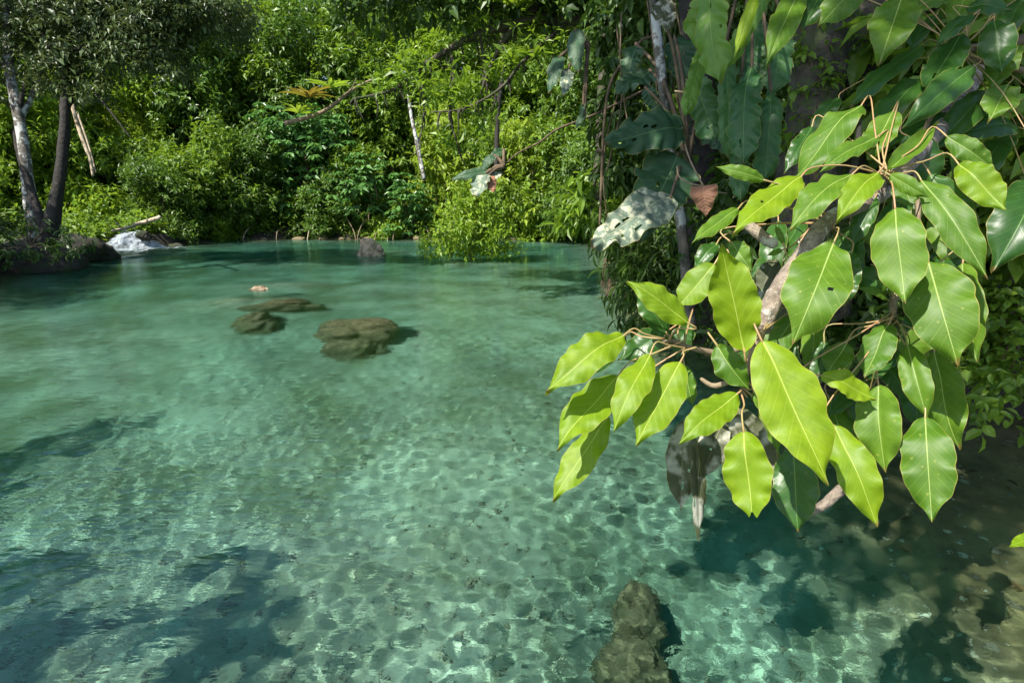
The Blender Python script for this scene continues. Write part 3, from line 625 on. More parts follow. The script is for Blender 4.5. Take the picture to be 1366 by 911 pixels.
# a tree of the left bank standing outside the frame; its limb shades the near left water and shows in the reflections
def caster(px, py, z=5.0, zb=-.95):
    """where something must hang, z metres up, to shade the pool bed seen at this pixel"""
    g = G(px, py); d = nrm(ray(px, py)); h = d[:2]/1.333; dz = -math.sqrt(1-h@h); b = g+np.array((h[0], h[1], dz))*((zb)/dz)
    hs = SUN[:2]/1.333; zs = math.sqrt(1-hs@hs); su = b+np.array((hs[0], hs[1], zs))*(-b[2]/zs)
    return su+SUN*(z/SUN[2])
def sh(px, py, rx, ry, rz=.12): c = caster(px, py); return (c[0], c[1], c[2], rx, ry, rz)
cA, cB, cC = caster(70, 600), caster(20, 850), caster(310, 800)
tree_world('shade_tree', 'tree', 'tree beyond the left edge throwing shade across the near left water', (-11.2, .5, 0),
  [([(-11.3, .5, -.6), (-11, .4, 2.5), (-10.2, .2, 4.6)], [.3, .24, .15]), ([(-10.8, .3, 3.6), (cA-1.2)*np.array((1, 1, 0))+np.array((0, 0, 5.0)), cA], [.14, .08, .03]), ([(-10.6, .3, 3.8), (-8, -1.2, 5), cB, cC], [.12, .09, .06, .02])], 'bark_moss',
  [sh(150, 562, .16, .1), sh(95, 580, .3, .09), sh(40, 600, .35, .1), sh(-20, 615, .45, .12), sh(-80, 640, .5, .2), sh(10, 770, .3, .2), sh(20, 860, .28, .22), sh(60, 905, .25, .15), sh(300, 770, .2, .12), sh(340, 820, .22, .13), sh(250, 870, .22, .14), sh(330, 900, .2, .1), (-10.4, 0, 5.6, 1.2, 1.2, .9)],
  650, 8, .15, .45, 'leaf_mid', 9, slen=.06)
tree_world('shade_tree', 'tree', 'unseen tree added beyond the left edge to shade the boulders under the leaning trunks', (-16, 9, 0),  # added off-frame crown that darkens the far left water and boulders
  [([(-16, 9, -.3), (-15.6, 8.8, 3), (-14.5, 8.4, 5)], [.3, .22, .1]), ([(-15.6, 8.8, 3), (-13.5, 8.3, 4.6), (-11.8, 7.8, 5.2)], [.12, .08, .03])], 'bark_moss',
  [sh(60, 385, 1.0, .8, .5), sh(0, 400, 1.2, .9, .5), (-12.4, 9.3, 5.4, 1.1, 1.0, .5), (-13.8, 8.8, 5.6, 1.3, 1.2, .8), (-15, 9, 6, 1.5, 1.5, 1), (-13.2, 10.6, 5.6, .9, .8, .5)], 1500, 8, .15, .45, 'leaf_mid', 10)

# ------------------------------------------------------------------ right bank: the overhanging tree
D2 = 8.5
branchspec = [
 (P3((985, 330, 7.4), (960, 200, 7.4), (940, 60, 7.6), (930, -80, 7.8), (900, -300, 8)), [.22, .17, .16, .15, .10]),
 (P3((935, 0, 7.7), (860, 22, D2), (800, 30, D2), (745, 26, D2), (690, 32, D2), (640, 46, D2), (600, 66, D2), (560, 92, D2), (525, 120, D2), (470, 132, D2)), [.11, .11, .10, .09, .075, .06, .045, .035, .025, .01]),
 (P3((690, 32, D2), (668, 62, D2), (650, 100, D2), (640, 130, D2)), [.06, .045, .03, .012]),
 (P3((700, 30, D2), (720, 0, D2), (740, -40, D2)), [.06, .05, .03]), (P3((655, 42, D2), (662, 10, D2), (660, -40, D2)), [.05, .045, .03]),
 (P3((640, 46, D2), (646, 85, D2), (650, 120, D2)), [.025, .02, .01]), (P3((600, 66, D2), (606, 100, D2), (600, 150, D2), (612, 200, D2-.2)), [.03, .022, .015, .008]),
 (P3((560, 92, D2), (566, 140, D2), (560, 190, D2)), [.02, .015, .006]), (P3((760, 28, D2), (700, 80, D2-.3), (668, 118, D2-.3), (620, 145, D2-.4), (575, 150, D2-.5)), [.03, .025, .02, .015, .006]),
 (P3((800, 30, D2), (810, 70, D2), (805, 120, D2)), [.05, .03, .012]), (P3((850, 20, D2), (780, -20, D2), (700, -60, D2), (600, -90, D2)), [.07, .06, .04, .02])]
root = tree_world('mossy_overhanging_tree', 'tree', 'dark mossy tree on the right bank with long branches reaching left over the pool', at(985, 330, 7.4), branchspec, 'bark_moss',
  [lob(700, 5, D2, 42), lob(640, 10, D2, 34), lob(760, 0, D2, 45), lob(820, 8, D2, 48), lob(560, 0, D2+.6, 45), lob(480, 0, D2+.8, 36), lob(850, 40, D2-.5, 38), lob(800, 70, D2, 25),
   lob(590, -60, D2, 70), lob(700, -80, D2, 90), lob(820, -90, D2, 90),
   (-2.3, -.55, 6.5, .8, .5, .25), (-1.35, -.1, 6.5, .8, .6, .3), (-.4, .5, 6.5, .8, .7, .3), (-1.9, 1.3, 6.6, .9, .8, .3), (-.8, 1.6, 6.6, .9, .9, .3), (-1.4, 3.0, 6.8, .9, .8, .3), (.3, 3.6, 6.4, 1.3, 1.2, .6), (1.6, 3.4, 6.5, 1.5, 1.3, .8), (.6, 1.3, 6.5, 1.2, 1.1, .5), (2.2, 1.4, 6.3, 1.3, 1.2, .6), (.6, 5.6, 6.8, 1.3, 1.3, .7), (3.0, 4.6, 6.5, 1.5, 1.2, .8), (1.5, 7.8, 7.0, 1.6, 1.5, .9), (3.4, 7.0, 7.0, 1.8, 1.7, 1.0), (4.6, 5.2, 5.2, 1.4, 1.2, .8), (1.0, 10.0, 8.0, 1.6, 1.6, .9), (3, 10.5, 7.5, 2, 2, 1.2)],  # unseen crown lobes added overhead to shade the right bank and near water
  7200, 8, .17, .45, 'leaf_dark', 12, slen=.3, rough=.12)
# epiphytes and moss beards on the branches, small leafy sprays
rng = np.random.default_rng(4); sp = []
for (pp, rr) in branchspec[1:]:
    pp = np.array(pp)
    for k in range(len(pp)-1):
        for q in range(5):
            f = rng.random(); c = pp[k]*(1-f)+pp[k+1]*f; L_ = rng.uniform(.1, .42)
            sp.append(([c, c+np.array((rng.normal()*.03, 0, -L_*.5)), c+np.array((rng.normal()*.06, rng.normal()*.03, -L_))], [.022, .012, .003]))
V, Fc = merge([tube_geo(p, r, 4, 1, .2, 2) for p, r in sp]); mesh('moss', V, Fc, MAT['bark_moss'], root)
lobs = [lob(*p) for p in ((650, 110, D2-.1, 20), (610, 120, D2-.2, 22), (680, 90, D2-.2, 20), (640, 150, D2-.2, 16), (575, 130, D2-.2, 18), (715, 55, D2, 20), (760, 60, D2, 24), (600, 190, D2-.2, 14), (545, 105, D2, 16), (500, 118, D2, 14), (560, 85, D2, 16), (600, 62, D2, 18), (640, 42, D2, 18), (690, 30, D2, 20), (520, 108, D2, 14))]
V, Fc, rn = foliage(rng, lobs, 260, 6, .15, .34, 'spiral', .1, .15, 'tri4', .1); mesh('twig_leaves', V, [Fc], MAT['leaf_mid'], root, smooth=False, rnd=rn)

# bromeliad with orange leaves on the branch tip
def rosette(name, c, n_, ln, wd, mat, label, cat, seed, up=.5):
    r = np.random.default_rng(seed); a = np.arange(n_)*2.4+r.random(n_)*.4
    D = np.stack([np.cos(a), np.sin(a), up+r.random(n_)*.8-.2], 1); N = np.tile((0, 0, 1.), (n_, 1))+D*-.2
    V, Fc = leaves_geo(np.tile(c, (n_, 1)), D, N, np.full(n_, ln)*(.7+.5*r.random(n_)), np.full(n_, wd), 'fine')
    o = mesh(name, V-np.array(c), [Fc], MAT[mat], rnd=np.repeat(r.random(n_), 21)); o.location = c; tag(o, label, cat); return o
rosette('bromeliad', at(412, 132, 12), 16, .55, .10, 'orange', 'orange tinted bromeliad rosette perched above the umbrella leaf tree', 'bromeliad', 1)
rosette('bromeliad', at(440, 120, 12.4), 14, .48, .09, 'leaf_lime', 'green bromeliad rosette just right of the orange one', 'bromeliad', 2)
rosette('bromeliad', at(398, 152, 12.2), 12, .45, .09, 'leaf_yell', 'yellowish bromeliad rosette just below left of the orange one', 'bromeliad', 3)
rosette('bromeliad', at(690, 12, 8.3), 14, .36, .07, 'leaf_lime', 'bright green bromeliad sitting on the mossy branch fork', 'bromeliad', 4)
rosette('bromeliad', at(712, 78, 8.2), 12, .32, .08, 'leaf_mid', 'green bromeliad hanging below the mossy branch fork', 'bromeliad', 5)
t = tubes('bare_branch', [(P3((380, 165, 12.6), (430, 150, 12.6), (470, 120, 12.4), (500, 105, 12.2)), [.05, .045, .035, .02]), (P3((452, 132, 12.5), (468, 120, 12.3), (475, 105, 12.2)), [.02, .015, .008])], MAT['bark_twig']); tag(t, 'bare brown branch carrying the orange bromeliad', 'branch')

# ------------------------------------------------------------------ broad leaves near the camera
def prof(t, kind):
    if kind == 'ficus': w_ = np.sin(np.pi*np.clip(t, 0, 1)**.88)**.66; w_ = w_*(1-.62*ss(.74, .97, t))
    elif kind == 'strap': w_ = (ss(0, .25, t)*.75+.25)*(1-ss(.8, 1, t)**1.5)
    elif kind == 'arum': w_ = np.sin(np.pi*np.clip(t, 0, 1)**.62)**.62
    elif kind == 'heart': w_ = np.sin(np.pi*np.clip(t, 0, 1)**.5)**.8
    return np.clip(w_, .0, 1)
def leaf_geo(B, T, wid, nh, arch=.10, fold=.25, wav=.05, seed=0, cut=1.0, kind='ficus', nu=34, nv=12, lobes=0, side=.0, rib=0, holes=0):
    r = np.random.default_rng(seed); B = np.array(B, float); T = np.array(T, float); ax = T-B; L = np.linalg.norm(ax)/cut; ax = ax/np.linalg.norm(ax)
    n_ = np.array(nh, float); n_ = n_-ax*n_.dot(ax); n_ /= np.linalg.norm(n_); s_ = np.cross(n_, ax)
    t = np.linspace(0, cut, nu); v = np.linspace(-1, 1, nv+1); Tt, Vv = np.meshgrid(t, v, indexing='ij')
    w_ = prof(Tt, kind)*wid/2
    ph = r.uniform(0, 6.283, 6); k1, k2 = r.uniform(2.2, 3.4), r.uniform(4.5, 6.5)
    left = Vv < 0
    edge = 1+np.where(left, 1, 1)*wav*(.9*np.sin(6.283*k1*Tt+np.where(left, ph[0], ph[1]))+.6*np.sin(6.283*k2*Tt+np.where(left, ph[2], ph[3])))*.8
    if lobes: edge = edge*(1-.16*np.abs(np.sin(np.pi*lobes*Tt+ph[4]))**3)
    Y = Vv*w_*edge
    fold = fold*r.uniform(.5, 1.7); wav = wav*r.uniform(.7, 1.6); Z = fold*np.abs(Y)*(1-.4*np.abs(Vv))
    Z = Z+wid*.10*np.sin(6.283*r.uniform(.6, 1.1)*Tt+ph[5])*ss(0, .3, Tt)
    Z = Z+wav*wid*.9*Vv**2*(np.sin(6.283*k1*Tt+np.where(left, ph[1], ph[4]))+.6*np.sin(6.283*k2*Tt+np.where(left, ph[3], ph[5])))
    if rib: Z = Z+wid*.06*np.sin(6.283*rib*(Tt-.12*np.abs(Vv)))*np.abs(Vv)
    Z = Z+arch*L*(4*Tt*(1-Tt))*.5 - arch*.4*L*np.abs(Vv)**2*.5*ss(.1, .9, np.abs(Vv))
    curl = r.normal()*.25; Z = Z+curl*Vv*w_*ss(.55, 1, Tt)
    sd = side*L*4*Tt/cut*(1-Tt/cut)*.5
    if cut < 1: Tt = Tt+(.03*np.sin(Vv*4+ph[0])+.006*np.sin(Vv*15))*ss(cut-.08, cut, Tt)
    P = B+ax*(Tt[..., None]*L)+s_*(Y+sd)[..., None]+n_*Z[..., None]
    ny = nv+1; i = np.arange(nu-1)[:, None]*ny+np.arange(nv)[None]
    Q = np.stack([i, i+ny, i+ny+1, i+1], -1).reshape(-1, 4)
    if holes:                                                    # insect damage: missing cells
        keep = np.ones(len(Q), bool)
        for _ in range(holes):
            a, c = r.integers(int(nu*.3), nu-4), r.integers(1, nv-2); 
            for da in range(r.integers(1, 4)): keep[min((a+da), nu-2)*nv+c] = False
        Q = Q[keep]
    u2 = Tt.ravel(); vein = np.c_[u2, .5+.5*(Y/(wid/2)).ravel()*.8]; edg = np.c_[u2, (.5+.5*Vv).ravel()]
    return P.reshape(-1, 3), Q, vein, edg
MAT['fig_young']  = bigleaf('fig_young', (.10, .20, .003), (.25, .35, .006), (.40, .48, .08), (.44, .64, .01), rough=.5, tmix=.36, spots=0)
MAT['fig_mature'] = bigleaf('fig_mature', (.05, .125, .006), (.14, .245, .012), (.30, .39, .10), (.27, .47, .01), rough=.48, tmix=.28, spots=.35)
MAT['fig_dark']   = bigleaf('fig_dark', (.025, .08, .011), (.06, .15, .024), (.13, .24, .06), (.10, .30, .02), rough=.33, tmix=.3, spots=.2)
MAT['fig_old']    = bigleaf('fig_old', (.045, .055, .022), (.11, .115, .055), (.16, .15, .08), (.12, .12, .03), rough=.6, tmix=.15, blotch=(.36, .36, .29))
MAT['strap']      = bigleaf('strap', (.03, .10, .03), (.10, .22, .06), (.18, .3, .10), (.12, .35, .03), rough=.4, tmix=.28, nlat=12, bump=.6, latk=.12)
MAT['strap_lit']  = bigleaf('strap_lit', (.09, .2, .02), (.20, .34, .05), (.3, .42, .12), (.3, .5, .03), rough=.4, tmix=.32, nlat=12, bump=.6, latk=.12)  # strap leaf again, sunlight put into the lighter colour
MAT['aroid']      = bigleaf('aroid', (.02, .065, .025), (.055, .13, .05), (.10, .18, .07), (.08, .2, .05), rough=.5, tmix=.15, nlat=8, bump=.6, blotch=(.04, .09, .035))
MAT['aroid_pale'] = bigleaf('aroid_pale', (.09, .14, .10), (.22, .27, .18), (.3, .33, .2), (.2, .25, .08), rough=.6, tmix=.1, nlat=8, bump=.7, blotch=(.52, .52, .34))
MAT['dead']       = bigleaf('dead', (.28, .13, .07), (.42, .22, .13), (.5, .3, .18), (.4, .18, .08), rough=.7, tmix=.12, nlat=10, bump=.8)
def nhint(B, k=.62, roll=0.0, seed=0):
    r = np.random.default_rng(seed+900); c = nrm(C0-np.array(B)); v = nrm(c*k+SUN*(1-k)+r.normal(size=3)*.13)
    return v+RT*roll
HUBS = {'A': (915, 462, .93), 'A2': (885, 455, .92), 'C': (992, 520, .90), 'D': (1012, 452, .88), 'B': (1180, 232, 1.02), 'E': (1195, 385, 1.05), 'F': (1192, 425, 1.03), 'G': (1110, 300, 1.0), 'U': (1285, 70, 1.45), 'N': None}
# (hub, base px, tip px, width px, depth at base, depth at tip, material, roll, fold, arch, cut)
LV = [
 ('A2', (833, 447), (728, 521), 62, .90, .84, 'y', -.1, .3, .16, 1), ('A2', (828, 455), (781, 502), 30, .97, .95, 'd', .5, .2, .1, 1),
 ('A', (868, 472), (818, 575), 52, .89, .83, 'y', 0, .2, .14, 1), ('A', (908, 482), (848, 597), 66, .90, .84, 'y', .1, .2, .12, 1),
 ('A', (826, 500), (743, 602), 66, .93, .87, 'y', 0, .3, .14, 1), ('A', (812, 555), (738, 670), 52, .95, .92, 'y', .1, .2, .1, 1),
 ('A2', (919, 432), (835, 376), 46, .90, .90, 'y', -.1, .3, .2, 1), ('A2', (890, 445), (848, 388), 40, .96, .96, 'd', .3, .2, .1, 1),
 ('D', (954, 352), (903, 412), 50, .92, .92, 'y', 0, .25, .1, 1), ('D', (993, 468), (964, 326), 74, .84, .80, 'Y', .35, .35, -.12, 1),
 ('A', (893, 440), (824, 482), 44, 1.0, 1.0, 'd', .1, .2, .1, 1), ('A', (918, 432), (903, 478), 36, 1.02, 1.0, 'd', -.2, .2, .1, 1),
 ('A', (913, 487), (924, 542), 26, .97, .95, 'm', -.3, .3, .1, 1), ('C', (956, 460), (998, 520), 46, .90, .87, 'm', 0, .3, .1, 1),
 ('C', (985, 524), (906, 592), 52, .88, .83, 'y', .0, .25, .12, 1), ('C', (992, 574), (1004, 686), 72, .84, .81, 'y', 0, .3, .12, .90),
 ('C', (1005, 522), (1042, 608), 30, .90, .87, 'm', .6, .5, .1, 1), ('D', (1016, 454), (1104, 648), 100, .80, .73, 'Y', .15, .2, .12, 1),
 ('C', (1058, 596), (1065, 710), 66, .93, .90, 'd', -.1, .4, .1, 1), ('F', (1112, 566), (1172, 703), 60, .92, .86, 'y', .1, .35, .12, 1),
 ('F', (1095, 500), (1170, 533), 42, .94, .93, 'Y', 0, .3, .1, 1), ('F', (1172, 512), (1180, 630), 64, .97, .93, 'm', -.25, .35, .12, 1),
 ('F', (1234, 555), (1243, 696), 72, .93, .87, 'm', 0, .25, .12, 1), ('F', (1210, 458), (1237, 560), 42, .98, .93, 'm', .1, .4, .12, 1),
 ('F', (1246, 468), (1280, 600), 62, 1.03, .99, 'm', -.5, .3, .12, 1), ('F', (1186, 432), (1154, 506), 50, .98, .95, 'm', -.1, .3, .14, 1),
 ('F', (1130, 457), (1104, 500), 42, 1.03, 1.02, 'm', 0, .25, .1, 1), ('G', (1112, 324), (1058, 458), 94, .92, .85, 'm', .05, .22, .12, 1),
 ('G', (1136, 336), (1126, 410), 36, 1.0, .98, 'd', .1, .3, .1, 1), ('B', (1194, 277), (1207, 402), 74, .92, .87, 'm', 0, .15, .12, .98),
 ('E', (1238, 348), (1278, 488), 92, .95, .88, 'm', 0, .15, .12, 1), ('E', (1284, 350), (1302, 482), 52, 1.01, .96, 'm', -.5, .3, .12, 1),
 ('B', (1228, 240), (1319, 371), 52, .97, .88, 'm', .1, .3, .12, 1), ('B', (1240, 232), (1308, 325), 44, 1.04, 1.0, 'd', -.2, .3, .1, 1),
 ('B', (1262, 182), (1328, 226), 34, 1.03, .99, 'm', 0, .3, .14, 1), ('B', (1278, 219), (1343, 281), 50, 1.0, .94, 'y', 0, .3, .12, 1),
 ('B', (1202, 236), (1216, 279), 38, 1.0, .98, 'm', 0, .2, .1, 1), ('B', (1186, 233), (1240, 264), 26, .97, .93, 'm', 0, .35, .18, 1),
 ('B', (1183, 228), (1252, 163), 30, .98, 1.05, 'm', 0, .4, -.15, 1), ('B', (1172, 230), (1117, 292), 46, .96, .90, 'y', 0, .25, .14, 1),
 ('B', (1138, 232), (1053, 306), 56, .98, .92, 'm', 0, .25, .14, 1), ('B', (1070, 235), (976, 316), 54, 1.0, .93, 'y', 0, .25, .14, 1),
 ('G', (1021, 241), (955, 222), 22, .98, .98, 'm', 0, .35, .15, 1), ('G', (986, 278), (922, 326), 28, 1.0, .96, 'm', 0, .3, .12, 1),
 ('G', (957, 325), (926, 356), 28, 1.04, 1.02, 'd', 0, .3, .1, 1), ('G', (975, 322), (1003, 362), 34, 1.03, 1.0, 'm', 0, .3, .1, 1),
 ('G', (1046, 326), (1034, 300), 10, 1.0, 1.0, 'm', 0, .3, .1, 1), ('G', (1044, 333), (1022, 342), 9, 1.0, .98, 'm', 0, .3, .1, 1),
 ('E', (1185, 400), (1142, 384), 16, 1.04, 1.02, 'm', 0, .4, .2, 1), ('E', (1176, 340), (1184, 390), 24, 1.04, 1.02, 'd', 0, .3, .1, 1),
 ('E', (1190, 392), (1168, 372), 14, 1.03, 1.02, 'm', 0, .4, .2, 1), ('F', (1100, 455), (1088, 520), 30, 1.06, 1.05, 'd', 0, .3, .1, 1),
 ('B', (1150, 140), (1059, 242), 58, 1.12, 1.06, 'm', 0, .25, .12, 1), ('B', (1172, 182), (1090, 234), 34, 1.06, 1.02, 'm', 0, .3, .14, 1),
 ('B', (1192, 148), (1156, 218), 46, 1.10, 1.05, 'm', 0, .3, .1, 1), ('B', (1084, 168), (1046, 232), 28, 1.15, 1.12, 'd', .3, .3, .1, 1),
 ('B', (1168, 262), (1134, 330), 30, 1.06, 1.04, 'd', 0, .3, .1, 1), ('G', (1075, 330), (1040, 395), 34, 1.10, 1.08, 'd', 0, .3, .1, 1),
 ('C', (912, 560), (908, 678), 50, .97, .96, 'o', -.2, .5, .1, .97), ('C', (924, 575), (932, 718), 26, .96, .95, 'o', .4, .8, .1, .97),
 ('C', (985, 545), (1022, 664), 78, 1.05, 1.03, 'o', 0, .3, .1, 1), ('G', (1035, 345), (1010, 402), 34, 1.08, 1.06, 'o', 0, .3, .1, 1), ('C', (965, 560), (935, 640), 46, 1.03, 1.02, 'o', .1, .4, .1, 1),
 ('N', (1387, 714), (1346, 729), 20, .95, .92, 'y', 0, .3, .12, 1),
]
LU = [
 ('U', (1232, 60), (1134, 146), 42, 1.5, 1.42, 'd'), ('U', (1204, -6), (1172, 90), 66, 1.45, 1.38, 'm'), ('U', (1284, 45), (1234, 130), 52, 1.42, 1.36, 'd'),
 ('U', (1300, 88), (1203, 172), 46, 1.38, 1.3, 'd'), ('U', (1236, 105), (1162, 172), 48, 1.46, 1.4, 'd'), ('U', (1326, 28), (1336, 100), 48, 1.4, 1.35, 'd'), ('U', (1352, 60), (1322, 120), 44, 1.45, 1.4, 'm'),
 ('U', (1345, 112), (1318, 165), 48, 1.4, 1.36, 'm'), ('U', (1388, 236), (1328, 358), 84, 1.3, 1.24, 'd'), ('U', (1262, 0), (1206, 22), 34, 1.5, 1.45, 'm'), ('U', (1070, -20), (1021, 92), 44, 1.6, 1.5, 'm'),
 ('U', (1150, -25), (1094, 33), 52, 1.55, 1.5, 'm'), ('U', (1012, -15), (979, 80), 20, 1.6, 1.55, 'Y'), ('U', (1290, 10), (1350, 12), 36, 1.45, 1.4, 'd'), ('U', (1300, 20), (1248, 60), 26, 1.4, 1.36, 'd'),
 ('U', (1370, 130), (1300, 150), 40, 1.5, 1.45, 'd'), ('U', (1360, 170), (1270, 180), 44, 1.5, 1.45, 'd'), ('U', (1320, 120), (1240, 205), 44, 1.48, 1.42, 'd'), ('U', (1260, 150), (1180, 200), 44, 1.5, 1.44, 'd'),
 ('U', (1366, 0), (1340, 50), 44, 1.5, 1.45, 'd'), ('U', (1250, 20), (1215, 70), 40, 1.56, 1.5, 'd'), ('U', (1300, -20), (1270, 40), 44, 1.52, 1.46, 'm'), ('U', (1350, 180), (1295, 250), 46, 1.55, 1.5, 'd'),
 ('U', (1120, 130), (1080, 180), 30, 1.5, 1.48, 'd'), ('U', (1380, 300), (1350, 350), 50, 1.5, 1.45, 'd'), ('U', (1210, 180), (1250, 250), 50, 1.35, 1.3, 'd'), ('U', (1110, -20), (1068, 40), 40, 1.6, 1.55, 'd'),
]
MM = {'y': 'fig_young', 'Y': 'fig_young', 'm': 'fig_mature', 'd': 'fig_dark', 'o': 'fig_old'}
def fig_leaf(root, k, spec, labs=None, matset=MM):
    hub, b_, t_, wpx, db, dt, mt = spec[:7]; roll, fold, arch, cut = spec[7:] if len(spec) > 7 else (0, .28, .13, 1)
    B = at(*b_, db); T = at(*t_, dt); wid = wpx*(db+dt)/2/F*.85
    V, Q, ve, ed = leaf_geo(B, T, wid, nhint(B, .62 if mt != 'd' else .5, roll, k), arch, fold, .055, k, cut, holes=(3 if mt == 'o' else (0, 0, 0, 0, 0, 0, 1)[k % 7]))
    r = np.random.default_rng(k+77).random(); r = {'Y': .9, 'y': .55+.25*r}.get(mt, .25+.5*r)
    o = mesh('leaf', V, [Q], MAT[matset[mt]], root, rnd=np.full(len(V), r), uvs={'vein': ve, 'edge': ed})
    if mt == 'o': o['label'] = 'old grey mildewed leaf hanging limp'
    if hub != 'N' and mt != 'o':
        h = at(*HUBS[hub]); j = np.random.default_rng(k).normal(size=3)*.006; Ln = np.linalg.norm(B-h); ax = nrm(T-B)
        mid = (h+B)/2+np.array((0, 0, .10*Ln)); q = B-ax*min(.3*Ln, .03); d_ = np.linalg.norm(V[:, None]-B, axis=2).min() if False else 0
        p = tubes('petiole', [([h+j, mid, q, B+ax*.004], [.0017, .0014, .0013, .0016])], MAT['petiole'], None, 6)
        p.parent = o; p.location = (0, 0, 0)
    return o
g0 = at(1120, 292, 1.0)
root = empty('fig_branch', tuple(g0), 'sunlit branch with pale bark and broad yellow green leaves hanging over the water', 'branch')
tubes('wood', [(P3((1420, -60, 2.3), (1330, 60, 1.9), (1270, 150, 1.55), (1215, 215, 1.25), (1170, 262, 1.1), (1108, 292, 1.0), (1068, 345, .97), (1035, 395, .95), (1014, 440, .94)), [.028, .025, .022, .019, .016, .0135, .0155, .0165, .016])], MAT['branch'], root, 14, .05, 7)
tubes('twig', [(P3((1014, 440, .94), (975, 470, .94), (940, 468, .94), (915, 462, .93)), [.009, .006, .005, .004]), (P3((915, 462, .93), (900, 455, .93), (885, 455, .92)), [.004, .0035, .003]),
   (P3((1014, 440, .94), (1000, 480, .92), (992, 520, .90)), [.007, .005, .004]), (P3((992, 500, .92), (955, 515, .94), (935, 505, .95)), [.004, .005, .003])], MAT['bark_twig'], root, 7, .04)
tubes('twig', [(P3((1190, 245, 1.15), (1186, 240, 1.08), (1180, 232, 1.02)), [.007, .005, .004]), (P3((1215, 215, 1.25), (1225, 300, 1.16), (1195, 385, 1.05)), [.006, .005, .004]),
   (P3((1195, 385, 1.05), (1192, 405, 1.04), (1192, 425, 1.03)), [.0065, .007, .005]), (P3((1108, 292, 1.0), (1110, 296, 1.0), (1110, 300, 1.0)), [.003, .003, .003])], MAT['bark_twig'], root, 7, .04)
tubes('twig', [(P3((1146, 160, 1.08), (1144, 200, 1.05), (1134, 242, 1.02), (1125, 285, 1.02)), [.004, .0052, .0055, .006])], MAT['bark_dark'], root, 7, .1)
tubes('twig', [(P3((998, 300, 1.03), (1020, 318, 1.01), (1034, 326, 1.0)), [.010, .011, .009])], MAT['branch'], root, 9, .08)
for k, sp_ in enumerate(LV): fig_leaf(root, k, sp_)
rx = np.random.default_rng(90)
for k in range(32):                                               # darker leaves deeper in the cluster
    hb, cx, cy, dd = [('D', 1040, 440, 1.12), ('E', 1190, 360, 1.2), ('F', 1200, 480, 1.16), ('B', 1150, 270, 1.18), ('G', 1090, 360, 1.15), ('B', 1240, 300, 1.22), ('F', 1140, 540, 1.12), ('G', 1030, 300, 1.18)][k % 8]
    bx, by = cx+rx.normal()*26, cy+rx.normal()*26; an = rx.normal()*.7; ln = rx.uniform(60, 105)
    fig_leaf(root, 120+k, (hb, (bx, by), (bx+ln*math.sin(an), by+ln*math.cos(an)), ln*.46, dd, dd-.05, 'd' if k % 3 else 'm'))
rng = np.random.default_rng(3); P = np.concatenate([at(1118, 296, 1.0)+rng.normal(size=(500, 3))*.010-np.abs(rng.normal(size=(500, 1)))*np.array((0, 0, .014)), at(1195, 398, 1.05)+rng.normal(size=(260, 3))*.006, at(1194, 430, 1.03)+rng.normal(size=(260, 3))*.007])
for P in (P[:500], P[500:760], P[760:]):
    V, Fc = leaves_geo(P, rng.normal(size=(len(P), 3)), rng.normal(size=(len(P), 3)), rng.uniform(.004, .009, len(P)), np.full(len(P), .0015))
    mesh('moss', V, [Fc], MAT['leaf_olive'], root, rnd=np.repeat(rng.random(len(P)), 5))
root = empty('shaded_fig_branch', tuple(at(1285, 70, 1.45)), 'higher branch at the upper right corner with darker half shaded leaves', 'branch')
tubes('wood', [(P3((1600, -60, 1.8), (1420, 30, 1.6), (1340, 60, 1.5), (1285, 70, 1.45), (1255, 130, 1.42), (1225, 190, 1.42)), [.02, .016, .012, .009, .007, .004]), (P3((1600, 60, 1.8), (1420, 95, 1.55), (1320, 85, 1.48), (1285, 70, 1.45)), [.012, .009, .007, .005])], MAT['bark_twig'], root, 8, .05)
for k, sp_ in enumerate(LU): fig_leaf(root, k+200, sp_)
t = tubes('bare_stick', [(P3((1150, 628, 1.08), (1120, 655, 1.08), (1098, 674, 1.08), (1078, 684, 1.08)), [.009, .010, .009, .006])], MAT['branch'], rough=.08); tag(t, 'short grey stick poking out beneath the large leaves', 'stick')

# ---- other broad leaved plants against the shaded bank
def big(name, cat, label, matn, leaves, kind, hubpx, stem_mat='vine', nlob=0, rib=0, wav=.06, k0=500, stem=True, holes=0, matl=None):
    root = empty(name, tuple(at(*hubpx)), label, cat)
    for k, (b_, t_, wpx, db, dt, roll, *mt) in enumerate(leaves):
        B = at(*b_, db); T = at(*t_, dt)
        V, Q, ve, ed = leaf_geo(B, T, wpx*(db+dt)/2/F, nhint(B, .55, roll, k0+k), .12, .15, wav, k0+k, 1, kind, 40, 16, nlob, rib=rib, holes=holes)
        o = mesh('leaf', V, [Q], MAT[mt[0] if mt else matn], root, rnd=np.full(len(V), .3+.5*np.random.default_rng(k0+k).random()), uvs={'vein': ve, 'edge': ed})
        if stem:
            h = at(*hubpx); p = tubes('petiole', [([h, (h+B)/2+np.array((0, 0, .12*np.linalg.norm(B-h))), B, B+(T-B)*.04], [.004*db, .003*db, .0026*db, .002*db])], MAT[stem_mat], None, 6); p.parent = o; p.location = (0, 0, 0)
    return root
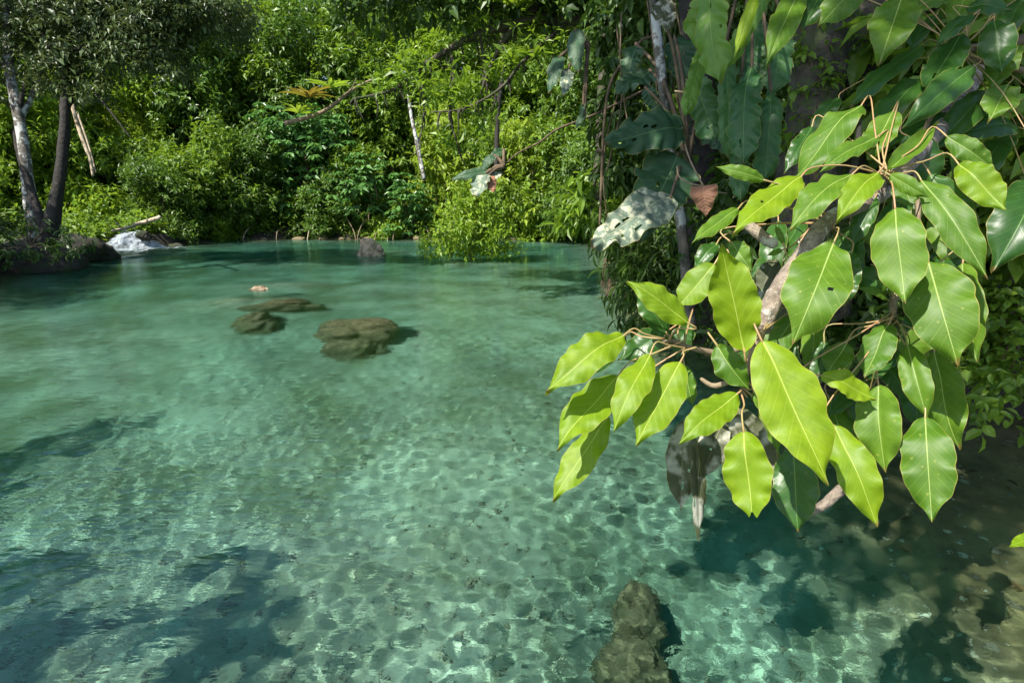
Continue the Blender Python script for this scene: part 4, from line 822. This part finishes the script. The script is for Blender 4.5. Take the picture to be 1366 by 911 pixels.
big('strap_leaf_plant', 'plant', 'climbing plant with long ribbed hanging leaves left of the mossy trunk', 'strap',
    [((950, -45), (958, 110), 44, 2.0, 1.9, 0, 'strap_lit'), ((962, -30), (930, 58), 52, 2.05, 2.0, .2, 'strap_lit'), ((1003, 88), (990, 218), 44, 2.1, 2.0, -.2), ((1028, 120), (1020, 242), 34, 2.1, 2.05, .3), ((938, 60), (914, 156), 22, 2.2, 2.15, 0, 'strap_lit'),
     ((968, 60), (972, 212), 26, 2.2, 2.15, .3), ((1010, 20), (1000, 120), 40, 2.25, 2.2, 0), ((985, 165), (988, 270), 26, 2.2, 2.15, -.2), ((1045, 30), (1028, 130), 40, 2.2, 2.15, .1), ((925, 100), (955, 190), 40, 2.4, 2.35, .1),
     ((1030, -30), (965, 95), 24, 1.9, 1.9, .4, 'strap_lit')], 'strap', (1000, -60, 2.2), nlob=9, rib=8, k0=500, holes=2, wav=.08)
big('elephant_ear', 'plant', 'large leaved plant with broad dark and crusty pale leaves by the bank edge', 'aroid',
    [((912, 172), (806, 190), 62, 3.3, 3.1, 0), ((895, 262), (787, 330), 66, 3.1, 2.9, 0, 'aroid_pale'), ((905, 205), (852, 322), 84, 3.3, 3.15, 0, 'aroid'), ((880, 0), (895, 42), 32, 3.3, 3.2, 0, 'fig_old'), ((868, 95), (822, 128), 44, 3.9, 3.8, 0), ((930, 160), (985, 205), 40, 3.5, 3.4, .2),
     ((850, 60), (835, 112), 30, 4.0, 3.9, 0), ((862, 118), (878, 150), 22, 3.6, 3.6, 0), ((900, 50), (925, 130), 44, 3.8, 3.7, .2)], 'arum', (918, 215, 3.5), nlob=5, rib=6, k0=540, holes=5, wav=.07)
big('hanging_twig', 'twig', 'thin twig with broad pale and brown leaves dangling above the island bush', 'aroid',
    [((652, 228), (602, 240), 15, 4.2, 4.2, 0), ((648, 232), (632, 262), 28, 4.2, 4.15, 0, 'aroid_pale'), ((652, 234), (658, 258), 16, 4.2, 4.15, 0, 'dead'), ((660, 208), (640, 228), 14, 4.2, 4.2, 0), ((668, 228), (652, 244), 14, 4.25, 4.2, 0, 'aroid_pale'), ((672, 200), (652, 214), 14, 4.25, 4.2, 0)], 'arum', (672, 222, 4.2), k0=570)
big('hanging_twig', 'twig', 'dangling twig with dark blue green leaves under the mossy branch', 'aroid',
    [((748, 75), (732, 125), 22, 4.4, 4.35, 0), ((758, 92), (752, 128), 18, 4.4, 4.3, 0, 'aroid_pale'), ((768, 40), (772, 98), 26, 4.4, 4.35, 0), ((780, 150), (768, 172), 10, 4.4, 4.4, 0), ((778, 138), (776, 160), 8, 4.4, 4.4, 0)], 'arum', (785, 60, 4.5), k0=580)
t = tubes('twig', [(P3((672, 222, 4.2), (690, 205, 4.3), (720, 190, 4.4), (745, 172, 4.6), (800, 150, 4.8), (900, 100, 5.0)), [.004, .006, .007, .008, .01, .012])], MAT['vine']); tag(t, 'long thin twig rising right from the dangling pale leaves', 'twig')
root = empty('dead_leaf', tuple(at(940, 262, 1.7)), 'curled brown dead leaf caught on bare twigs', 'leaf')
V, Q, ve, ed = leaf_geo(at(938, 248, 1.7), at(942, 287, 1.68), 36*1.7/F, nhint(at(940, 262, 1.7), .7), .1, .9, .06, 600, 1, 'heart'); mesh('blade', V, [Q], MAT['dead'], root, rnd=np.full(len(V), .5), uvs={'vein': ve, 'edge': ed})
tubes('twig', [(P3((914, 193, 1.75), (921, 215, 1.73), (938, 248, 1.7)), [.0022, .0026, .003]), (P3((903, 222, 1.75), (906, 236, 1.74), (920, 245, 1.72), (938, 248, 1.7)), [.002, .0024, .0024, .002]), (P3((938, 250, 1.71), (955, 256, 1.72), (970, 258, 1.72)), [.002, .002, .0016])], MAT['bark_twig'], root, 6)
t = tubes('twig', [(P3((900, 122, 2.4), (918, 123, 2.4), (932, 112, 2.4), (942, 92, 2.4)), [.004, .005, .006, .005])], MAT['bark_twig']); tag(t, 'curved pale bare twig above the big dark leaf', 'twig')

# trunks, lianas and hanging roots of the right bank
def tk(name, cat, label, pts, rad, mat, sides=10, rough=.08, **k):
    o = tubes(name, [(P3(*pts), rad)], MAT[mat], None, sides, rough, 5); tag(o, label, cat); return o
tk('slender_tree', 'tree', 'slender pale lichened trunk crossing in front of the dark bank', [(866, -60, 3.7), (871, 0, 3.7), (878, 60, 3.7), (887, 140, 3.75), (897, 210, 3.8), (905, 270, 3.85), (912, 330, 3.85), (916, 372, 3.9), (920, 440, 3.9)], [.024, .026, .03, .03, .032, .034, .036, .04, .05], 'bark_white')
tk('mossy_tree', 'tree', 'thick dark mossy trunk behind the upper branches', [(1100, -120, 3.1), (1096, -20, 3.1), (1092, 80, 3.1), (1085, 160, 3.1), (1078, 260, 3.15), (1080, 420, 3.2)], [.12, .13, .14, .13, .16, .2], 'bark_moss', 22, .13)
tk('mossy_tree', 'tree', 'second mossy trunk close right of the thicker one', [(1160, -100, 3.4), (1150, 40, 3.4), (1142, 150, 3.4), (1135, 300, 3.4)], [.16, .17, .18, .2], 'bark_moss', 22, .13)
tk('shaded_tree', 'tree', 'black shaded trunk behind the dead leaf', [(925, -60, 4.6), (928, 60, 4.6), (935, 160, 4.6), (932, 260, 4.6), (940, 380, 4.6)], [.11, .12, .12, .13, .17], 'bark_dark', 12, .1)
tk('liana', 'liana', 'long arching liana hanging at the left edge of the shaded bank', [(885, 54, 4.4), (872, 50, 4.4), (855, 55, 4.4), (832, 82, 4.5), (814, 112, 4.5), (806, 160, 4.5), (803, 220, 4.5), (800, 300, 4.5)], [.010, .011, .011, .011, .012, .012, .011, .010], 'vine', 6)
tk('root_column', 'root', 'thick brown hanging root column at the corner of the bank', [(806, 40, 6.2), (803, 120, 6.2), (800, 200, 6.2), (796, 270, 6.2), (798, 318, 6.2)], [.05, .05, .055, .06, .05], 'bark_moss', 8, .2)
rng = np.random.default_rng(15)
for k in range(14):
    px = rng.uniform(815, 1000); d = rng.uniform(3.9, 6); y0 = rng.uniform(-40, 120); y1 = y0+rng.uniform(120, 300)
    tk('liana', 'liana', 'thin liana hanging in the shade of the right bank', [(px, y0, d), (px+rng.normal()*14, (y0+y1)/2, d), (px+rng.normal()*20, y1, d)], [.006, .007, .005], 'vine', 5)['group'] = 'thin lianas hanging on the right bank'
for k, (px, y0, y1, d, lab) in enumerate([(810, 345, 412, 6.0, 'tuft of bare roots trailing to the water at the bank corner'), (838, 360, 420, 5.4, 'tuft of bare roots behind the nearest left pointing leaf')]):
    sp = []
    for q in range(16): sp.append((P3((px+rng.normal()*3, y0, d), (px+rng.normal()*5, (y0+y1)/2, d), (px+rng.normal()*5, y1-rng.random()*20, d)), [.006, .005, .002]))
    t = tubes('root_tuft', sp, MAT['vine'], None, 4, 0, 2); tag(t, lab, 'roots')
# shrubs and hanging foliage on the right bank: (centre px, depth, radius px) lobes
def bank_plant(name, cat, label, base, lobes, ns, m_, ll, lw, mat, seed, style='spiral', droop=.5, slen=.18, tk_='hex'):
    root = empty(name, tuple(base), label, cat); r = np.random.default_rng(seed)
    sp = [([np.array(base), (np.array(base)+np.array(l[:3]))/2+np.array((0, 0, .05)), np.array(l[:3])], [.016, .011, .004]) for l in lobes]
    tubes('stem', sp, MAT['vine'], root, 6, .05, 3, seed)
    V, Fc, rn = foliage(r, lobes, ns, m_, ll, lw, style, droop, slen, tk_, .2); mesh('foliage', V, [Fc], MAT[mat], root, smooth=False, rnd=rn)
bank_plant('drooping_plant', 'plant', 'drooping leafy plant at the water edge left of the crusty pale leaf', at(800, 290, 6.3), [lob(775, 265, 6.4, 20), lob(790, 285, 6.3, 20), lob(768, 295, 6.4, 16), lob(800, 240, 6.3, 18)], 50, 8, .19, .3, 'leaf_mid', 1, droop=.9)
bank_plant('creeper', 'creeper', 'small leaved creeper hanging at the right edge below the large shaded leaf', at(1380, 400, 2.9), [lob(1340, 430, 2.9, 34), lob(1350, 490, 2.8, 36), lob(1320, 520, 2.8, 30), lob(1370, 400, 2.9, 36), lob(1305, 470, 3.0, 24)], 150, 7, .055, .6, 'leaf_mid', 2)
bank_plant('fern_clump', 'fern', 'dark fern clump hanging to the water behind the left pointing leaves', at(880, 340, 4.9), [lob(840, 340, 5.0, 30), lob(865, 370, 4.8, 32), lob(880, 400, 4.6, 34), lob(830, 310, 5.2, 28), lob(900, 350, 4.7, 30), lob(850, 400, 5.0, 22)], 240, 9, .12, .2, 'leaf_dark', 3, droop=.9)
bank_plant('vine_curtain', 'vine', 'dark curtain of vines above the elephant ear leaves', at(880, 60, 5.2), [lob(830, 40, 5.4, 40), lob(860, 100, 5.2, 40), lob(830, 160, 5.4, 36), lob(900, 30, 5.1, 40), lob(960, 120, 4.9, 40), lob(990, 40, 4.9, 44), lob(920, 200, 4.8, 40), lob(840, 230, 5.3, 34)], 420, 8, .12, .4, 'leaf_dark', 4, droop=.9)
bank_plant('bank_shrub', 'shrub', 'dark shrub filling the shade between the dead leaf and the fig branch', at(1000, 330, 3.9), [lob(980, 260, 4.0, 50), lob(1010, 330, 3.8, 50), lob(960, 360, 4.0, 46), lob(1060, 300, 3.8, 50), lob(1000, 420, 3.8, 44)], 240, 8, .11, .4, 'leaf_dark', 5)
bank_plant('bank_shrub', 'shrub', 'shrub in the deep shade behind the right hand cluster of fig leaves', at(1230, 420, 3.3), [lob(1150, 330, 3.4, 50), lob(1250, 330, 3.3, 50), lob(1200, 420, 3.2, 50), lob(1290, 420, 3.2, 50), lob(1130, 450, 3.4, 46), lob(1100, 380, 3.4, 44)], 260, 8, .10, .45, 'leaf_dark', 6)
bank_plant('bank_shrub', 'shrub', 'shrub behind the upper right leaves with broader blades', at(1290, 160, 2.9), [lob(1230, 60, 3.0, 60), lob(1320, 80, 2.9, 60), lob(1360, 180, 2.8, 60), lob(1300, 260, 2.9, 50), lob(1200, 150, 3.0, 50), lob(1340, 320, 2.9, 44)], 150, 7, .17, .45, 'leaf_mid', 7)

# slender stems standing among the far foliage
tk('slender_tree', 'tree', 'pale leaning stem in the dark hollow right of the smaller whorled shrub', [(566, 240, 20.5), (556, 190, 20.5), (548, 150, 20.5), (540, 90, 20.5)], [.08, .07, .06, .04], 'bark_white')
tk('slender_tree', 'tree', 'thin dark stem seen through the mossy branches', [(662, 230, 19.5), (664, 150, 19.5), (672, 80, 19.5), (668, 10, 19.5)], [.09, .08, .07, .05], 'bark_dark')
# pebbles and sunken leaves on the bed
r = np.random.default_rng(71); N = 5200; d = r.uniform(1.2, 7.5, N); X = r.uniform(-1.1, 1.15, N)*d; Y = d; k = sdist(X, Y) < -.15; X, Y = X[k], Y[k]; N = len(X)
bm = bmesh.new(); bmesh.ops.create_icosphere(bm, subdivisions=1, radius=1); T = np.array([v.co[:] for v in bm.verts]); Ft = np.array([[v.index for v in f.verts] for f in bm.faces]); bm.free()
sz = .008+.022*r.random(N)**3; dims = sz[:, None]*r.uniform(.6, 1.3, (N, 3))*np.array((1, 1, .55)); a = r.uniform(0, 6.283, N)
V = T[None]*dims[:, None]*(1+.18*r.normal(size=(N, len(T), 1))); V = np.stack([V[..., 0]*np.cos(a)[:, None]-V[..., 1]*np.sin(a)[:, None], V[..., 0]*np.sin(a)[:, None]+V[..., 1]*np.cos(a)[:, None], V[..., 2]], -1)
V = V+np.stack([X, Y, terrain(X, Y)+sz*.25], 1)[:, None]; Fp = (Ft[None]+(np.arange(N)*len(T))[:, None, None]).reshape(-1, 3)
m, nt, n, L, b = newmat('pebble'); at_ = n.new('ShaderNodeAttribute'); at_.attribute_name = 'rnd'; rr = n.new('ShaderNodeValToRGB'); L.new(at_.outputs['Fac'], rr.inputs[0]); L.new(rr.outputs[0], b.inputs['Base Color'])
rr.color_ramp.elements[0].color = (.13, .11, .07, 1); rr.color_ramp.elements[1].color = (.6, .54, .4, 1); e = rr.color_ramp.elements.new(.6); e.color = (.24, .21, .14, 1); b.inputs['Roughness'].default_value = .8
o = mesh('pebbles', V.reshape(-1, 3), [Fp], m, rnd=np.repeat(r.random(N), len(T))); tag(o, 'scattered pebbles on the pool bed', 'pebbles', kind='stuff'); o.cycles.is_caustics_receiver = True
N = 420; X = r.uniform(-3.5, 4.2, N); Y = r.uniform(1.3, 8, N); k = (sdist(X, Y) < -.1) & (r.random(N) < .02+.9*ss(1.3, 2.3, X)); X, Y = X[k], Y[k]; N = len(X)
P = np.stack([X, Y, terrain(X, Y)+.008], 1); D = r.normal(size=(N, 3))*np.array((1, 1, .1)); Nn = np.array((0, 0, 1.))+r.normal(size=(N, 3))*.2; L_ = r.uniform(.04, .11, N)
V, Fc = leaves_geo(P, D, Nn, L_, L_*.45, 'hex'); o = mesh('sunken_leaves', V, [Fc], MAT['leaf_litter'], rnd=np.repeat(r.random(N), 8)); tag(o, 'brown fallen leaves lying on the pool bed', 'fallen leaves', kind='stuff'); o.cycles.is_caustics_receiver = True

bank_plant('climber', 'climber', 'small leaved climber creeping up the thick mossy trunk', at(1088, 240, 3.0), [lob(1092, 10, 3.0, 26), lob(1082, 70, 3.0, 18), lob(1098, 120, 3.0, 22), lob(1076, 180, 3.0, 24), lob(1148, 60, 3.2, 24), lob(1140, 130, 3.2, 22)], 150, 7, .045, .6, 'leaf_mid', 11, droop=.4, slen=.1)

bank_plant('ground_plant', 'plant', 'dark leafy plants smothering the boulders under the left trunks', at(40, 330, 12.2), [lob(-10, 300, 12.2, 22), lob(20, 305, 12.2, 20), lob(60, 308, 12.1, 16), lob(95, 318, 12, 15), lob(20, 335, 11.9, 18), lob(60, 335, 11.8, 14), lob(-20, 340, 11.9, 20), lob(108, 335, 12, 10), lob(40, 290, 12.6, 14)], 120, 8, .11, .4, 'leaf_dark', 12, droop=.5, slen=.15)

# bare twigs and roots dipping into the water along the far bank
rng = np.random.default_rng(31)
for k in range(22):
    px = rng.uniform(255, 780); g = G(px, 319.5); a = rng.uniform(-1, 1); hh = rng.uniform(.25, .8)
    t = tubes('bank_twig', [([g+np.array((a*.5, .7, hh)), g+np.array((a*.3, .3, hh*.8)), g+np.array((0, -.1, .25)), g+np.array((-a*.1, -.35, -.15))], [.025, .022, .018, .010])], MAT['bark_twig'] if k % 3 else MAT['drift'], sides=5)
    tag(t, 'thin bare twig dipping into the water along the far bank', 'twig', 'bare twigs dipping into the water along the far bank')
